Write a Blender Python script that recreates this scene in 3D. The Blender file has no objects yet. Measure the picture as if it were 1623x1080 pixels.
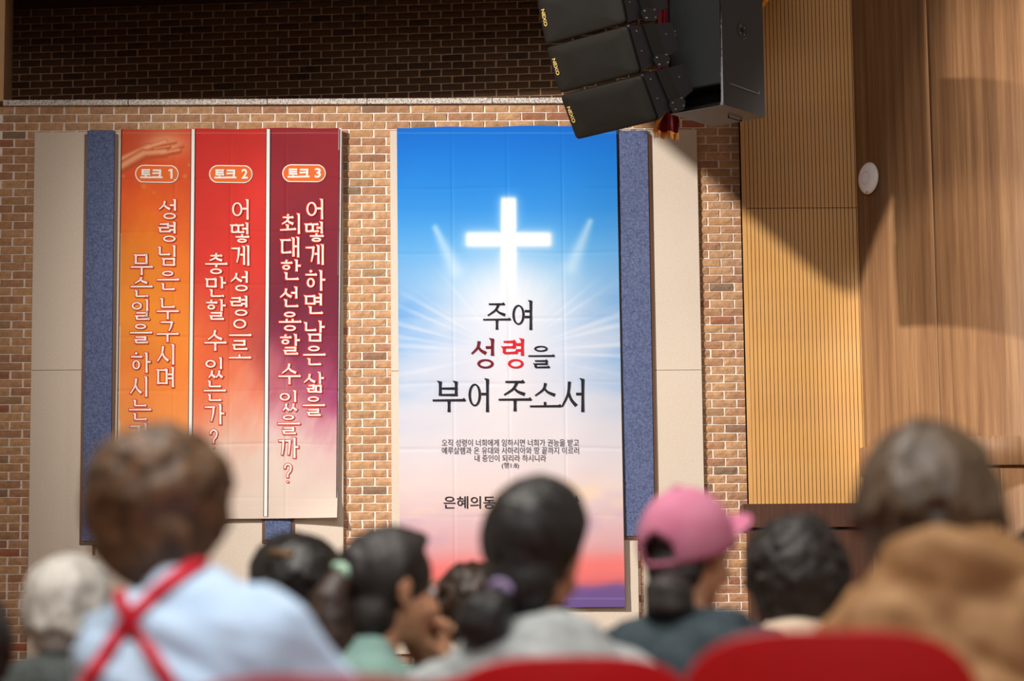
import bpy, bmesh, math, random
import numpy as np
from mathutils import Vector, Matrix
from mathutils.bvhtree import BVHTree

random.seed(7)
PI = math.pi
R = math.radians
SC = bpy.context.scene
COL = SC.collection

# ------------------------------------------------------------------ camera
F = 4400.0                     # focal length in pixels of a 1623 x 1080 frame
CAM_H = 0.68
PITCH = math.atan(F / 29400.0)
YAW = R(1.5)
ROLL = R(0.606)
fwd = Vector((math.sin(YAW) * math.cos(PITCH), math.cos(YAW) * math.cos(PITCH), math.sin(PITCH)))
rt0 = Vector((math.cos(YAW), -math.sin(YAW), 0.0))
up0 = rt0.cross(fwd)
RT = (math.cos(ROLL) * rt0 - math.sin(ROLL) * up0).normalized()
UP = (math.sin(ROLL) * rt0 + math.cos(ROLL) * up0).normalized()
CAM = Vector((0, 0, CAM_H))
cd = bpy.data.cameras.new('camera')
cam = bpy.data.objects.new('camera', cd)
COL.objects.link(cam)
M4 = Matrix.Identity(4)
for i in range(3):
    M4[i][0] = RT[i]; M4[i][1] = UP[i]; M4[i][2] = -fwd[i]; M4[i][3] = CAM[i]
cam.matrix_world = M4
cd.sensor_width = 36.0
cd.lens = 36.0 * F / 1623.0
cd.clip_end = 200
cd.dof.use_dof = True
cd.dof.focus_distance = 21.6
cd.dof.aperture_fstop = 2.8
SC.camera = cam

def P(px, py, Y):
    """measured photo pixel -> point on the vertical plane y = Y"""
    d = fwd * F + RT * (px - 811.5) - UP * (py - 540.0)
    return CAM + d * (Y / d.y)

def proj(v):
    d = Vector(v) - CAM
    k = F / d.dot(fwd)
    return 811.5 + d.dot(RT) * k, 540.0 - d.dot(UP) * k

# ------------------------------------------------------------------ world, lights, exposure
W = bpy.data.worlds.new('world'); SC.world = W; W.use_nodes = True
W.node_tree.nodes['Background'].inputs[0].default_value = (1.0, 0.78, 0.60, 1)
W.node_tree.nodes['Background'].inputs[1].default_value = 0.25
SC.view_settings.view_transform = 'Standard'
SC.view_settings.look = 'None'
SC.view_settings.exposure = 0.0
SC.view_settings.gamma = 1.0
SC.view_settings.use_curve_mapping = False
KEY = Vector((-8.0, 12.0, 8.6))

def area(name, loc, target, size, power, col, size_y=None, spread=180):
    l = bpy.data.lights.new(name, 'AREA'); l.energy = power; l.color = col
    l.shape = 'RECTANGLE' if size_y else 'DISK'
    l.size = size
    if size_y: l.size_y = size_y
    l.spread = R(spread)
    o = bpy.data.objects.new(name, l); COL.objects.link(o)
    o.location = loc
    o.rotation_euler = (Vector(target) - Vector(loc)).to_track_quat('-Z', 'Y').to_euler()
    return o

def spot(name, loc, target, power, col, angle, blend, rad):
    l = bpy.data.lights.new(name, 'SPOT'); l.energy = power; l.color = col
    l.spot_size = R(angle); l.spot_blend = blend; l.shadow_soft_size = rad
    o = bpy.data.objects.new(name, l); COL.objects.link(o)
    o.location = loc
    o.rotation_euler = (Vector(target) - Vector(loc)).to_track_quat('-Z', 'Y').to_euler()
    return o

spot('key_spot', KEY, (2.8, 21.9, 2.7), 12400, (1.0, 0.93, 0.85), 44, 1.0, 0.10)
area('front_light', (-1.5, 9.0, 9.0), (0.6, 21.9, 2.6), 7.0, 125, (1.0, 0.94, 0.88), 2.5, 110)
spot('column_spot', (3.6, 10.5, 8.8), P(1565, 560, 21.3), 2500, (1.0, 0.90, 0.78), 13, 0.5, 0.12)
spot('column_side_spot', (7.3, 20.2, 7.6), (4.4, 21.3, 4.4), 900, (1.0, 0.90, 0.80), 70, 0.6, 0.15)
area('hall_light', (-1.0, 4.2, 6.2), (0, 4.8, 0), 5.0, 490, (1.0, 0.95, 0.88), 4.0)
area('hall_light', (2.0, -2.5, 6.0), (0.5, 6.0, 1.0), 4.0, 230, (0.95, 0.97, 1.0), 3.0)

# ------------------------------------------------------------------ material helpers
def lin(c):
    return tuple(((x / 255.0) / 12.92 if x / 255.0 <= 0.04045 else ((x / 255.0 + 0.055) / 1.055) ** 2.4) for x in c)

class NT:
    def __init__(s, name):
        s.m = bpy.data.materials.new(name); s.m.use_nodes = True
        s.t = s.m.node_tree; s.b = s.t.nodes['Principled BSDF']
    def n(s, typ, **kw):
        x = s.t.nodes.new(typ)
        for k, v in kw.items():
            if k.startswith('i_'):
                x.inputs[k[2:].replace('_', ' ')].default_value = v
            else:
                setattr(x, k, v)
        return x
    def l(s, a, b): s.t.links.new(a, b)
    def tex(s, scale=(1, 1, 1), coord='Object', loc=(0, 0, 0)):
        tc = s.n('ShaderNodeTexCoord'); mp = s.n('ShaderNodeMapping')
        mp.inputs['Scale'].default_value = scale; mp.inputs['Location'].default_value = loc
        s.l(tc.outputs[coord], mp.inputs['Vector']); return mp.outputs['Vector']
    def noise(s, vec, scale, detail=3, rough=0.5):
        x = s.n('ShaderNodeTexNoise', i_Scale=scale, i_Detail=detail, i_Roughness=rough)
        s.l(vec, x.inputs['Vector']); return x.outputs['Fac']
    def ramp(s, fac, stops):
        x = s.n('ShaderNodeValToRGB'); e = x.color_ramp.elements
        while len(e) < len(stops): e.new(0.5)
        for i, (p, c) in enumerate(stops):
            e[i].position = p; e[i].color = (*c, 1)
        s.l(fac, x.inputs['Fac']); return x.outputs['Color']
    def mix(s, fac, a, b, mode='MIX'):
        x = s.n('ShaderNodeMix', data_type='RGBA', blend_type=mode)
        for sock, v in ((x.inputs[0], fac), (x.inputs[6], a), (x.inputs[7], b)):
            if isinstance(v, (int, float)): sock.default_value = v
            elif isinstance(v, tuple): sock.default_value = (*v, 1) if len(v) == 3 else v
            else: s.l(v, sock)
        return x.outputs[2]
    def math(s, op, a, b=0.0):
        x = s.n('ShaderNodeMath', operation=op)
        for i, v in enumerate((a, b)):
            if isinstance(v, (int, float)): x.inputs[i].default_value = v
            else: s.l(v, x.inputs[i])
        return x.outputs[0]
    def bump(s, h, strength=0.3, dist=0.01):
        x = s.n('ShaderNodeBump', i_Strength=strength, i_Distance=dist)
        s.l(h, x.inputs['Height']); s.l(x.outputs['Normal'], s.b.inputs['Normal'])
    def base(s, c):
        if isinstance(c, tuple): s.b.inputs['Base Color'].default_value = (*c, 1)
        else: s.l(c, s.b.inputs['Base Color'])

def plain(name, c, rough=0.6, metal=0.0, var=0.08, scale=30.0, bump=0.0, spec=0.5):
    t = NT(name); v = t.tex(); f = t.noise(v, scale, 3)
    a = tuple(x * (1 - var) for x in c); b = tuple(min(1, x * (1 + var)) for x in c)
    t.base(t.ramp(f, [(0.3, a), (0.7, b)]))
    t.b.inputs['Roughness'].default_value = rough; t.b.inputs['Metallic'].default_value = metal
    t.b.inputs['Specular IOR Level'].default_value = spec
    if bump: t.bump(f, bump, 0.004)
    return t.m

def brick_mat(name, stops, rnd_bump=0.6, dark=1.0):
    t = NT(name)
    oi = t.n('ShaderNodeObjectInfo'); geo = t.n('ShaderNodeNewGeometry')
    r = t.math('FRACT', t.math('ADD', oi.outputs['Random'], geo.outputs['Random Per Island']))
    c = t.ramp(r, [(p, tuple(x * dark for x in lin(q))) for p, q in stops])
    v = t.tex(coord='Object')
    addv = t.n('ShaderNodeVectorMath', operation='ADD'); t.l(v, addv.inputs[0])
    cmb = t.n('ShaderNodeCombineXYZ'); t.l(t.math('MULTIPLY', r, 37.0), cmb.inputs[0]); t.l(t.math('MULTIPLY', r, 91.0), cmb.inputs[2])
    t.l(cmb.outputs[0], addv.inputs[1])
    n1 = t.noise(addv.outputs[0], 22, 6, 0.7)
    n2 = t.noise(addv.outputs[0], 70, 4, 0.7)
    c2 = t.mix(t.ramp(n1, [(0.35, (0, 0, 0)), (0.7, (1, 1, 1))]), c, t.mix(0.55, c, tuple(x * dark for x in lin((120, 78, 48)))))
    c3 = t.mix(t.ramp(n2, [(0.3, (0.55, 0.55, 0.55)), (0.36, (0, 0, 0))]), c2, tuple(x * dark for x in lin((60, 36, 22))))
    t.base(c3); t.b.inputs['Roughness'].default_value = 0.85
    t.bump(t.mix(0.5, n1, n2), rnd_bump, 0.012)
    return t.m

def wood(name, stops, stretch=(14, 14, 0.5), rough=0.45, bump=0.05, line=0.35, world=False):
    t = NT(name); v = t.tex(stretch, 'Object')
    n = t.noise(v, 1.6, 6, 0.6); n2 = t.noise(t.tex((60, 60, 1.5)), 2.0, 3, 0.6)
    c = t.ramp(n, [(p, lin(q)) for p, q in stops])
    t.base(t.mix(t.ramp(n2, [(0.35, (line, line, line)), (0.6, (0, 0, 0))]), c, lin(stops[0][1])))
    t.b.inputs['Roughness'].default_value = rough
    t.bump(n2, bump, 0.003)
    return t.m

M = {}
M['mortar'] = plain('mortar', lin((240, 228, 216)), 0.95, var=0.10, scale=40, bump=0.4)
M['mortar_shaded'] = plain('mortar_shaded', lin((226, 188, 152)), 0.95, var=0.10, scale=40, bump=0.4)  # darker mortar copy for the recess, its shade put into the colour
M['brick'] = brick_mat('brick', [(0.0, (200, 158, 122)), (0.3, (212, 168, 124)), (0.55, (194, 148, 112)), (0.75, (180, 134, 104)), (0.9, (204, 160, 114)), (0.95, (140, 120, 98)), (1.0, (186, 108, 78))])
M['brick_shaded'] = brick_mat('brick_shaded', [(0.0, (98, 74, 54)), (0.4, (106, 78, 56)), (0.8, (90, 68, 50)), (0.93, (74, 56, 44)), (1.0, (52, 42, 36))])  # same brick, darkened: the shade of the recess is put into the colour
M['granite'] = (lambda t: (t.base(t.ramp(t.noise(t.tex(), 110, 2, 0.8), [(0.36, lin((90, 84, 82))), (0.5, lin((206, 196, 188))), (0.64, lin((236, 228, 220)))])), t.m)[1])(NT('granite'))
def felt(name, a, b, scale=120, bump=0.3):
    t = NT(name); v = t.tex()
    n = t.noise(v, scale, 4, 0.75); n2 = t.noise(v, 3.0, 3, 0.5)
    c = t.ramp(n, [(0.3, lin(a)), (0.7, lin(b))])
    t.base(t.mix(t.math('MULTIPLY', n2, 0.30), c, lin(a)))
    t.b.inputs['Roughness'].default_value = 0.95; t.b.inputs['Specular IOR Level'].default_value = 0.2
    t.bump(n, bump, 0.003); return t.m
M['beige_felt'] = felt('beige_felt', (202, 188, 172), (228, 216, 203))
M['blue_felt'] = felt('blue_felt', (54, 65, 102), (120, 133, 170), 70)
M['frame_wood'] = wood('frame_wood', [(0.2, (70, 38, 18)), (0.5, (92, 54, 28)), (0.8, (116, 72, 42))])
M['slat_wood'] = wood('slat_wood', [(0.2, (198, 144, 80)), (0.5, (214, 162, 94)), (0.8, (226, 178, 110))], (8, 8, 1.2), 0.42, 0.02, 0.12)
M['groove'] = plain('groove', lin((96, 58, 22)), 0.9)
M['walnut'] = wood('walnut', [(0.2, (60, 32, 18)), (0.5, (76, 42, 24)), (0.8, (92, 54, 34))], (30, 30, 1.2), 0.5)
M['veneer'] = wood('veneer', [(0.22, (98, 67, 46)), (0.42, (130, 94, 64)), (0.58, (150, 112, 78)), (0.8, (172, 134, 96))], (11, 11, 0.22), 0.48, 0.03, 0.30)
M['plaster'] = plain('plaster', lin((196, 160, 118)), 0.9, var=0.05)
M['ceiling'] = plain('ceiling', lin((190, 180, 165)), 0.9, var=0.03)
M['floor'] = wood('floor', [(0.2, (110, 78, 50)), (0.5, (134, 98, 66)), (0.8, (150, 112, 78))], (2, 14, 2), 0.4)
M['black_paint'] = plain('black_paint', lin((44, 44, 52)), 0.5, var=0.25, scale=160, bump=0.3)
M['black_edge'] = plain('black_edge', lin((30, 30, 32)), 0.45)
M['grey_metal'] = plain('grey_metal', lin((52, 52, 56)), 0.35, 0.3, scale=60)
M['bolt'] = plain('bolt', lin((190, 188, 182)), 0.3, 0.8)
M['port'] = plain('port', (0.004, 0.004, 0.005), 0.9)
def grille(name, c, sc):
    t = NT(name); v = t.tex()
    vo = t.n('ShaderNodeTexVoronoi', i_Scale=sc); vo.inputs['Randomness'].default_value = 0.0; t.l(v, vo.inputs['Vector'])
    t.base(t.ramp(vo.outputs['Distance'], [(0.25, tuple(x * 0.35 for x in lin(c))), (0.5, lin(c))]))
    t.b.inputs['Roughness'].default_value = 0.7; t.b.inputs['Specular IOR Level'].default_value = 0.2; t.bump(vo.outputs['Distance'], 0.3, 0.003); return t.m
M['grille_brown'] = grille('grille_brown', (19, 16, 11), 130)
M['grille_grey'] = grille('grille_grey', (86, 92, 96), 75)
M['gold_print'] = plain('gold_print', lin((196, 168, 104)), 0.4, 0.2)
M['silver_print'] = plain('silver_print', lin((190, 190, 190)), 0.4, 0.2)
M['maroon'] = plain('maroon', lin((128, 14, 40)), 0.7, var=0.15, bump=0.1)
M['gold_fringe'] = plain('gold_fringe', lin((226, 150, 22)), 0.5, 0.15, var=0.3, scale=90)
M['white_plastic'] = plain('white_plastic', lin((240, 240, 244)), 0.3, var=0.01)
M['ring'] = plain('ring', lin((196, 206, 240)), 0.3, var=0.01)
M['orange'] = plain('orange', lin((236, 160, 40)), 0.5)
M['red_plastic'] = plain('red_plastic', lin((190, 2, 18)), 0.38, var=0.05)
M['chair_leg'] = plain('chair_leg', lin((60, 60, 62)), 0.3, 0.8)
def attr_mat(name, rough=0.75):
    t = NT(name); a = t.n('ShaderNodeAttribute', attribute_name='print')
    t.base(a.outputs['Color']); t.b.inputs['Roughness'].default_value = rough
    t.b.inputs['Specular IOR Level'].default_value = 0.25
    t.bump(t.noise(t.tex(), 260, 2), 0.08, 0.001)
    return t.m
M['printed_cloth'] = attr_mat('printed_cloth')
def flat(name, c):
    t = NT(name); t.base(lin(tuple(q * 0.93 for q in c))); t.b.inputs['Roughness'].default_value = 0.8; t.b.inputs['Specular IOR Level'].default_value = 0.2; return t.m
M['ink_white'] = flat('ink_white', (252, 246, 240)); M['ink_red'] = flat('ink_red', (216, 62, 40)); M['ink_maroon'] = flat('ink_maroon', (150, 26, 30))
M['ink_black'] = flat('ink_black', (34, 34, 44)); M['ink_orange'] = flat('ink_orange', (238, 112, 50)); M['ink_grey'] = flat('ink_grey', (92, 88, 100))
M['ink_navy'] = flat('ink_navy', (66, 46, 66)); M['ink_darkred'] = flat('ink_darkred', (112, 28, 40)); M['ink_midred'] = flat('ink_midred', (176, 30, 44)); M['ink_brightred'] = flat('ink_brightred', (212, 34, 46))

# ------------------------------------------------------------------ object helpers
def tag(o, label=None, cat=None, group=None, kind=None):
    if label: o['label'] = label
    if cat: o['category'] = cat
    if group: o['group'] = group
    if kind: o['kind'] = kind
    return o

def empty(name, loc=(0, 0, 0), rz=0.0, parent=None):
    o = bpy.data.objects.new(name, None); COL.objects.link(o)
    o.location = loc; o.rotation_euler = (0, 0, rz); o.empty_display_size = 0.1
    if parent: o.parent = parent
    return o

def link(name, me, mat=None, parent=None, smooth=False):
    if mat is not None and not me.materials: me.materials.append(mat)
    o = bpy.data.objects.new(name, me); COL.objects.link(o)
    if parent: o.parent = parent
    if smooth: me.polygons.foreach_set('use_smooth', [True] * len(me.polygons))
    return o

def mesh(name, vs, fs):
    me = bpy.data.meshes.new(name); me.from_pydata([tuple(v) for v in vs], [], fs); me.update(); return me

class MB:
    """collects shapes for ONE mesh object"""
    def __init__(s): s.v = []; s.f = []
    def add(s, vs, fs):
        k = len(s.v); s.v += [tuple(v) for v in vs]; s.f += [tuple(i + k for i in f) for f in fs]; return s
    def hexa(s, c):   # 8 corners: bottom 4 ccw, top 4 ccw
        return s.add(c, [(0, 3, 2, 1), (4, 5, 6, 7), (0, 1, 5, 4), (1, 2, 6, 5), (2, 3, 7, 6), (3, 0, 4, 7)])
    def box(s, x0, x1, y0, y1, z0, z1):
        return s.hexa([(x0, y0, z0), (x1, y0, z0), (x1, y1, z0), (x0, y1, z0), (x0, y0, z1), (x1, y0, z1), (x1, y1, z1), (x0, y1, z1)])
    def cyl(s, p0, p1, r0, r1=None, n=16):
        r1 = r0 if r1 is None else r1
        p0, p1 = Vector(p0), Vector(p1); q = (p1 - p0).to_track_quat('Z', 'Y')
        vs = [p0 + q @ Vector((math.cos(2 * PI * i / n) * r0, math.sin(2 * PI * i / n) * r0, 0)) for i in range(n)]
        vs += [p1 + q @ Vector((math.cos(2 * PI * i / n) * r1, math.sin(2 * PI * i / n) * r1, 0)) for i in range(n)]
        return s.add(vs, [(i, (i + 1) % n, n + (i + 1) % n, n + i) for i in range(n)] + [tuple(range(n))[::-1], tuple(range(n, 2 * n))])
    def prism(s, pts, y0, y1):  # outline in xz, extruded along y
        n = len(pts); vs = [(x, y0, z) for x, z in pts] + [(x, y1, z) for x, z in pts]
        return s.add(vs, [tuple(range(n)), tuple(range(2 * n - 1, n - 1, -1))] + [(i, i + n, (i + 1) % n + n, (i + 1) % n) for i in range(n)])
    def tube(s, pts, r, n=8):
        for a, b in zip(pts[:-1], pts[1:]): s.cyl(a, b, r, r, n)
        return s
    def build(s, name, mat, parent=None, smooth=False, bevel=0.0):
        me = mesh(name, s.v, s.f)
        bm = bmesh.new(); bm.from_mesh(me); bmesh.ops.recalc_face_normals(bm, faces=bm.faces)
        if bevel: bmesh.ops.bevel(bm, geom=[e for e in bm.edges], offset=bevel, segments=2, affect='EDGES', profile=0.6)
        bm.to_mesh(me); bm.free()
        return link(name, me, mat, parent, smooth)

_rs = np.random.RandomState(3)
_dirs = _rs.randn(64, 3); _dirs /= np.linalg.norm(_dirs, axis=1)[:, None]; _ph = _rs.rand(64) * 6.28
def sn(p, freq, seed=0, octs=3):
    """smooth pseudo noise in about -1..1 for an (N,3) array"""
    out = np.zeros(len(p)); amp = 1.0; tot = 0
    for o in range(octs):
        a = np.zeros(len(p))
        for k in range(5):
            j = (seed * 7 + o * 5 + k) % 64
            a += np.sin(p @ _dirs[j] * freq * (0.8 + 0.13 * k) + _ph[(j + seed) % 64] + 1.7 * np.sin(p @ _dirs[(j + 11) % 64] * freq * 0.6 + _ph[(j + 5) % 64]))
        out += amp * a / 2.6; tot += amp; amp *= 0.5; freq *= 2.1
    return out / tot

# ================================================================== STRUCTURE
YW = 21.92
def WX(px, py, Y=YW): return P(px, py, Y).x
def WZ(px, py, Y=YW): return P(px, py, Y).z
X_L = WX(3, 300)
PITCHX, COURSE = 0.199, 0.0672

MB().box(-9, 9, -6, 26, -0.1, 0.0).build('floor', M['floor'])['kind'] = 'structure'
MB().box(-9, 9, -6, 26, 9.6, 9.8).build('ceiling', M['ceiling'])['kind'] = 'structure'
# lower brick wall: mortar slab, bricks stand 9 mm proud
z_led0 = WZ(10, 169.5); z_led1 = WZ(10, 160.2)
wall = MB().box(X_L - 0.5, 6.5, YW + 0.009, YW + 0.4, 0, z_led0 + 0.002).build('wall_back', M['mortar'])
tag(wall, kind='structure')

def brick_mesh(seed, w=0.183, h=0.0575, d=0.06):
    rs = random.Random(seed); nx, nz = 5, 2; vs = []; fs = []
    for j in range(nz + 1):
        for i in range(nx + 1):
            e = (i in (0, nx)) or (j in (0, nz))
            vs.append((-w / 2 + w * i / nx + (rs.uniform(-.002, .002) if e else rs.uniform(-.008, .008)), (0.002 if e else -0.004) + rs.uniform(-.002, .0015),
                       -h / 2 + h * j / nz + rs.uniform(-.0015, .0015)))
    for j in range(nz):
        for i in range(nx):
            a = j * (nx + 1) + i; fs.append((a, a + 1, a + nx + 2, a + nx + 1))
    rim = [i for i in range(nx + 1)] + [(j) * (nx + 1) + nx for j in range(1, nz + 1)] + [nz * (nx + 1) + i for i in range(nx - 1, -1, -1)] + [j * (nx + 1) for j in range(nz - 1, 0, -1)]
    b0 = len(vs)
    for k in rim: vs.append((vs[k][0], d, vs[k][2]))
    n = len(rim)
    for k in range(n): fs.append((rim[k], b0 + k, b0 + (k + 1) % n, rim[(k + 1) % n]))
    return vs, fs
BV = [brick_mesh(s) for s in range(5)]
HV = [brick_mesh(s + 20, w=0.084) for s in range(2)]

def lay(wallobj, cells, mat, limit=300, rotz=0.0):
    """cells: (x, y, z, width); the first LIMIT become single brick parts, the rest one joined part"""
    mes = {}
    for tagk, src in (('f', BV), ('h', HV)):
        for i, (v, f) in enumerate(src):
            me = mesh('brick', v, f); me.materials.append(mat); mes[(tagk, i)] = me
    rest = MB()
    for n, (x, y, z, w) in enumerate(cells):
        key = ('h', random.randrange(2)) if w < 0.12 else ('f', random.randrange(5))
        if n < limit:
            o = bpy.data.objects.new('brick', mes[key]); COL.objects.link(o)
            o.location = (x, y + random.uniform(-.003, .002), z + random.uniform(-.001, .001)); o.rotation_euler = (0, random.choice((0, PI)), rotz)
            if w >= 0.12: o.scale.x = w / 0.183
            o.parent = wallobj
        else:
            v, f = (HV if key[0] == 'h' else BV)[key[1]]
            mt = Matrix.Rotation(rotz, 3, 'Z')
            rest.add([Vector((x, y, z)) + mt @ Vector((a[0] * (w / 0.183 if w >= .12 else 1), a[1] + random.uniform(0, .001), a[2])) for a in v], f)
    if rest.v:
        o = rest.build('brick_courses', mat, wallobj); o['kind'] = 'stuff'

x_j0 = WX(23, 175); z_c0 = (z_led0 + WZ(10, 181.9)) / 2 + 0.002
cells = []
k = 0
while z_c0 - k * COURSE > 0.05:
    z = z_c0 - k * COURSE
    header = k in (50, 57)
    off = 0.0 if k % 2 == 0 else PITCHX / 2
    pitch = PITCHX / 2 if header else PITCHX
    i = -12 if header else -6
    while True:
        xc = x_j0 + off + pitch * (i + 0.5)
        if xc > 3.9: break
        i += 1
        if xc < X_L - 0.06: continue
        ppx, ppy = proj((xc, YW, z))
        vis = (ppx < 82 or (k < 4 and ppx < 1215) or 515 < ppx < 655 or 1080 < ppx < 1220 or (125 < ppx < 172 and ppy > 850) or (990 < ppx < 1045 and ppy > 840) or ppy > 1020)
        if not vis: continue
        inframe = -12 < ppx < 1172 and (ppx < 72 or k < 3 or 527 < ppx < 640 or 1093 < ppx) and -10 < ppy < 1085 and not (540 < ppx < 700 and ppy > 850) and not (ppx < 50 and ppy > 1040)
        cells.append(((0 if inframe else 1), ppy, xc, z, 0.084 if header else 0.183))
    k += 1
cells.sort()
lay(wall, [(x, YW, z, w) for a, b, x, z, w in cells], M['brick'])

# granite ledge on top of the lower wall
led = empty('trim_1', (0, 0, 0)); led['kind'] = 'structure'
xs = [X_L, WX(204, 160), WX(424, 158), WX(582, 157), WX(780, 155), WX(985, 154), WX(1180, 153), 6.0]
for a, b in zip(xs[:-1], xs[1:]):
    MB().box(a + 0.003, b - 0.003, YW - 0.035, YW + 2.2, z_led0 + 0.004, z_led1).build('granite_slab', M['granite'], led, bevel=0.002)

# recessed upper brick wall, a little out of parallel
ANG = R(-6.0)
YU = 24.75
xu0 = WX(19, 100, YU)
ux, uy = math.cos(ANG), math.sin(ANG)
uw = empty('wall_upper', (xu0, YU, 0)); uw['kind'] = 'structure'; uw.rotation_euler = (0, 0, ANG)
MB().box(-0.6, 9.5, 0.009, 0.4, z_led1 - 0.2, 8.2).build('mortar_bed', M['mortar_shaded'], uw)
cells = []
zt = WZ(22, 16, YU)
for k in range(-3, 18):
    z = zt - 0.034 - k * COURSE
    for i in range(-1, 34):
        lx = (i + 0.35 + (0.5 if k % 2 else 0)) * 0.198
        if lx < -0.1: continue
        w = Vector((xu0 + lx * ux, YU + lx * uy, z)); ppx, ppy = proj(w)
        if ppx > 1350 or ppy > 190: continue
        inside = ppx < 1060 and 0 < ppy < 160 and not (ppx > 870 and ppy > 0)
        cells.append((0 if inside else 1, ppx, lx, z))
cells.sort()
lay(uw, [(x, 0.0, z, 0.183) for a, b, x, z in cells], M['brick_shaded'], 300)
MB().box(-0.3, 9.0, -0.05, 0.0, zt + 0.0, zt + 0.16).build('timber_board', M['walnut'], uw)
# side wall and the splayed jamb of the recess
j = MB()
j.hexa([(X_L - .5, YW - .0, z_led1), (X_L, YW - .0, z_led1), (xu0 - 0.02, YU + .2, z_led1), (xu0 - .6, YU + .2, z_led1),
        (X_L - .5, YW - .0, 9.6), (X_L, YW - .0, 9.6), (xu0 - 0.02, YU + .2, 9.6), (xu0 - .6, YU + .2, 9.6)])
j.build('wall_left', M['plaster'])['kind'] = 'structure'
# header above the recess (over the frame) with its soffit
hz = 6.95
MB().box(X_L - 1, 6.5, YW + 0.012, YW + 0.25, hz, 9.6).build('wall_header', M['plaster'])['kind'] = 'structure'
MB().box(X_L - 1, 6.5, YW + 0.25, 26, 8.1, 8.3).build('ceiling_recess', M['walnut'])['kind'] = 'structure'
# unseen board added out of frame, shaped to throw the key light's diagonal shadow
YB = 18.0
def shade(px, py, Y):
    w = P(px, py, Y); t = (YB - KEY.y) / (w.y - KEY.y); return KEY + (w - KEY) * t
b1 = shade(1035, 205, YW); b2 = shade(1360, 476, YW); b3 = shade(1478, 185, 21.1); b4 = shade(1484, -120, 21.1); b5 = shade(1010, 120, YW)
MB().prism([(b1.x, b1.z), (b2.x, b2.z), (b3.x, b3.z), (b4.x, 9.6), (b5.x, 9.6), (b5.x, b5.z)], YB - 0.05, YB + 0.05).build('shadow_blocker', M['walnut'])['kind'] = 'structure'

# ------------------------------------------------------------------ grooved golden panels, walnut plinth
YS = YW - 0.12
xs0 = WX(1173, 195, YS); xs1 = WX(1372, 400, YS)
zj = WZ(1260, 330, YS); zb = WZ(1260, 801, YS)
def slat_panel(label, z0, z1):
    r = empty('grooved_panel', ((xs0 + xs1) / 2, YS, z0)); tag(r, label, 'wall panel', 'grooved wood panels')
    cx = r.location.x
    MB().box(xs0 - cx, xs1 - cx, 0.004, 0.115, 0, z1 - z0).build('backing', M['groove'], r)
    MB().box(xs0 - cx, xs0 + 0.034 - cx, -0.003, 0.1, 0.0, z1 - z0).build('edge_strip', M['slat_wood'], r, bevel=0.001)
    n = 30; x = xs0 + 0.037; w = (xs1 - x) / n
    me = mesh('slat', *(lambda b: (b.v, b.f))(MB().box(0, w - 0.0055, -0.003, 0.006, 0.003, z1 - z0 - 0.003)))
    me.materials.append(M['slat_wood'])
    for i in range(n):
        o = bpy.data.objects.new('slat', me); COL.objects.link(o); o.location = (x + i * w - cx, 0, 0); o.parent = r
    return r
slat_panel('lower grooved golden wood panel standing on the dark plinth beside the column', zb, zj)
slat_panel('upper grooved golden wood panel behind the black subwoofer', zj, 9.5)
pl = empty('plinth', ((xs0 + xs1) / 2, YS, 0)); tag(pl, 'dark walnut plinth under the grooved golden panel', 'plinth')
cx = pl.location.x
xp0 = WX(1177, 810, YS - 0.1)
MB().box(xp0 - cx, xs1 - cx, -0.14, 0.11, WZ(1260, 837, YS - .1), zb).build('cap_board', M['walnut'], pl, bevel=0.004)
MB().box(xp0 + 0.05 - cx, xs1 - cx, -0.10, 0.11, 0.0, WZ(1260, 837, YS - .1) - 0.012).build('base_board', M['walnut'], pl)

# ------------------------------------------------------------------ round wooden column
YC = YW + 0.10
cc = P(1548, 540, YC); RC = (cc.x - P(1356, 540, YW - 0.02).x) * 0.997
colr = empty('round_column', (cc.x, YC, 0)); tag(colr, 'wide round column clad in brown wood veneer at the right', 'column')
def tube_part(name, r, z0, z1, a0, a1, n=64, thick=0.02, bev=0.0):
    vs = []; fs = []
    prof = [(r - thick, z0), (r - bev, z0), (r, z0 + bev), (r, z1 - bev), (r - bev, z1), (r - thick, z1)]
    m = len(prof)
    for i in range(n + 1):
        a = a0 + (a1 - a0) * i / n
        for rr, z in prof: vs.append((math.sin(a) * rr, -math.cos(a) * rr, z))
    for i in range(n):
        for q in range(m):
            fs.append((i * m + q, (i + 1) * m + q, (i + 1) * m + (q + 1) % m, i * m + (q + 1) % m))
    fs.append(tuple(range(m))[::-1]); fs.append(tuple(n * m + q for q in range(m)))
    b = MB(); b.add(vs, fs); o = b.build(name, M['veneer'], colr)
    for p_ in o.data.polygons: p_.use_smooth = abs(p_.normal.z) < 0.5
    return o
zbt = WZ(1545, 691.5, YC - RC); zbb = WZ(1569, 737.5, YC - RC - .04)
seam = math.asin((P(1486, 400, YC - RC).x - cc.x) / RC)
angs = [-PI * 0.75, seam, seam + 1.15, PI * 0.75]
for a, b in zip(angs[:-1], angs[1:]):
    tube_part('veneer_sheet', RC, zbt, 9.5, a + 0.0015, b - 0.0015)
for a, b in zip([-PI * .75, -0.05, 1.2], [-0.05, 1.2, PI * .75]):
    tube_part('lower_sheet', RC - 0.005, 0.0, zbb, a + 0.0015, b - 0.0015)
tube_part('band', RC + 0.035, zbb, zbt, -PI * .75, PI * .75, thick=0.06, bev=0.006)

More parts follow.
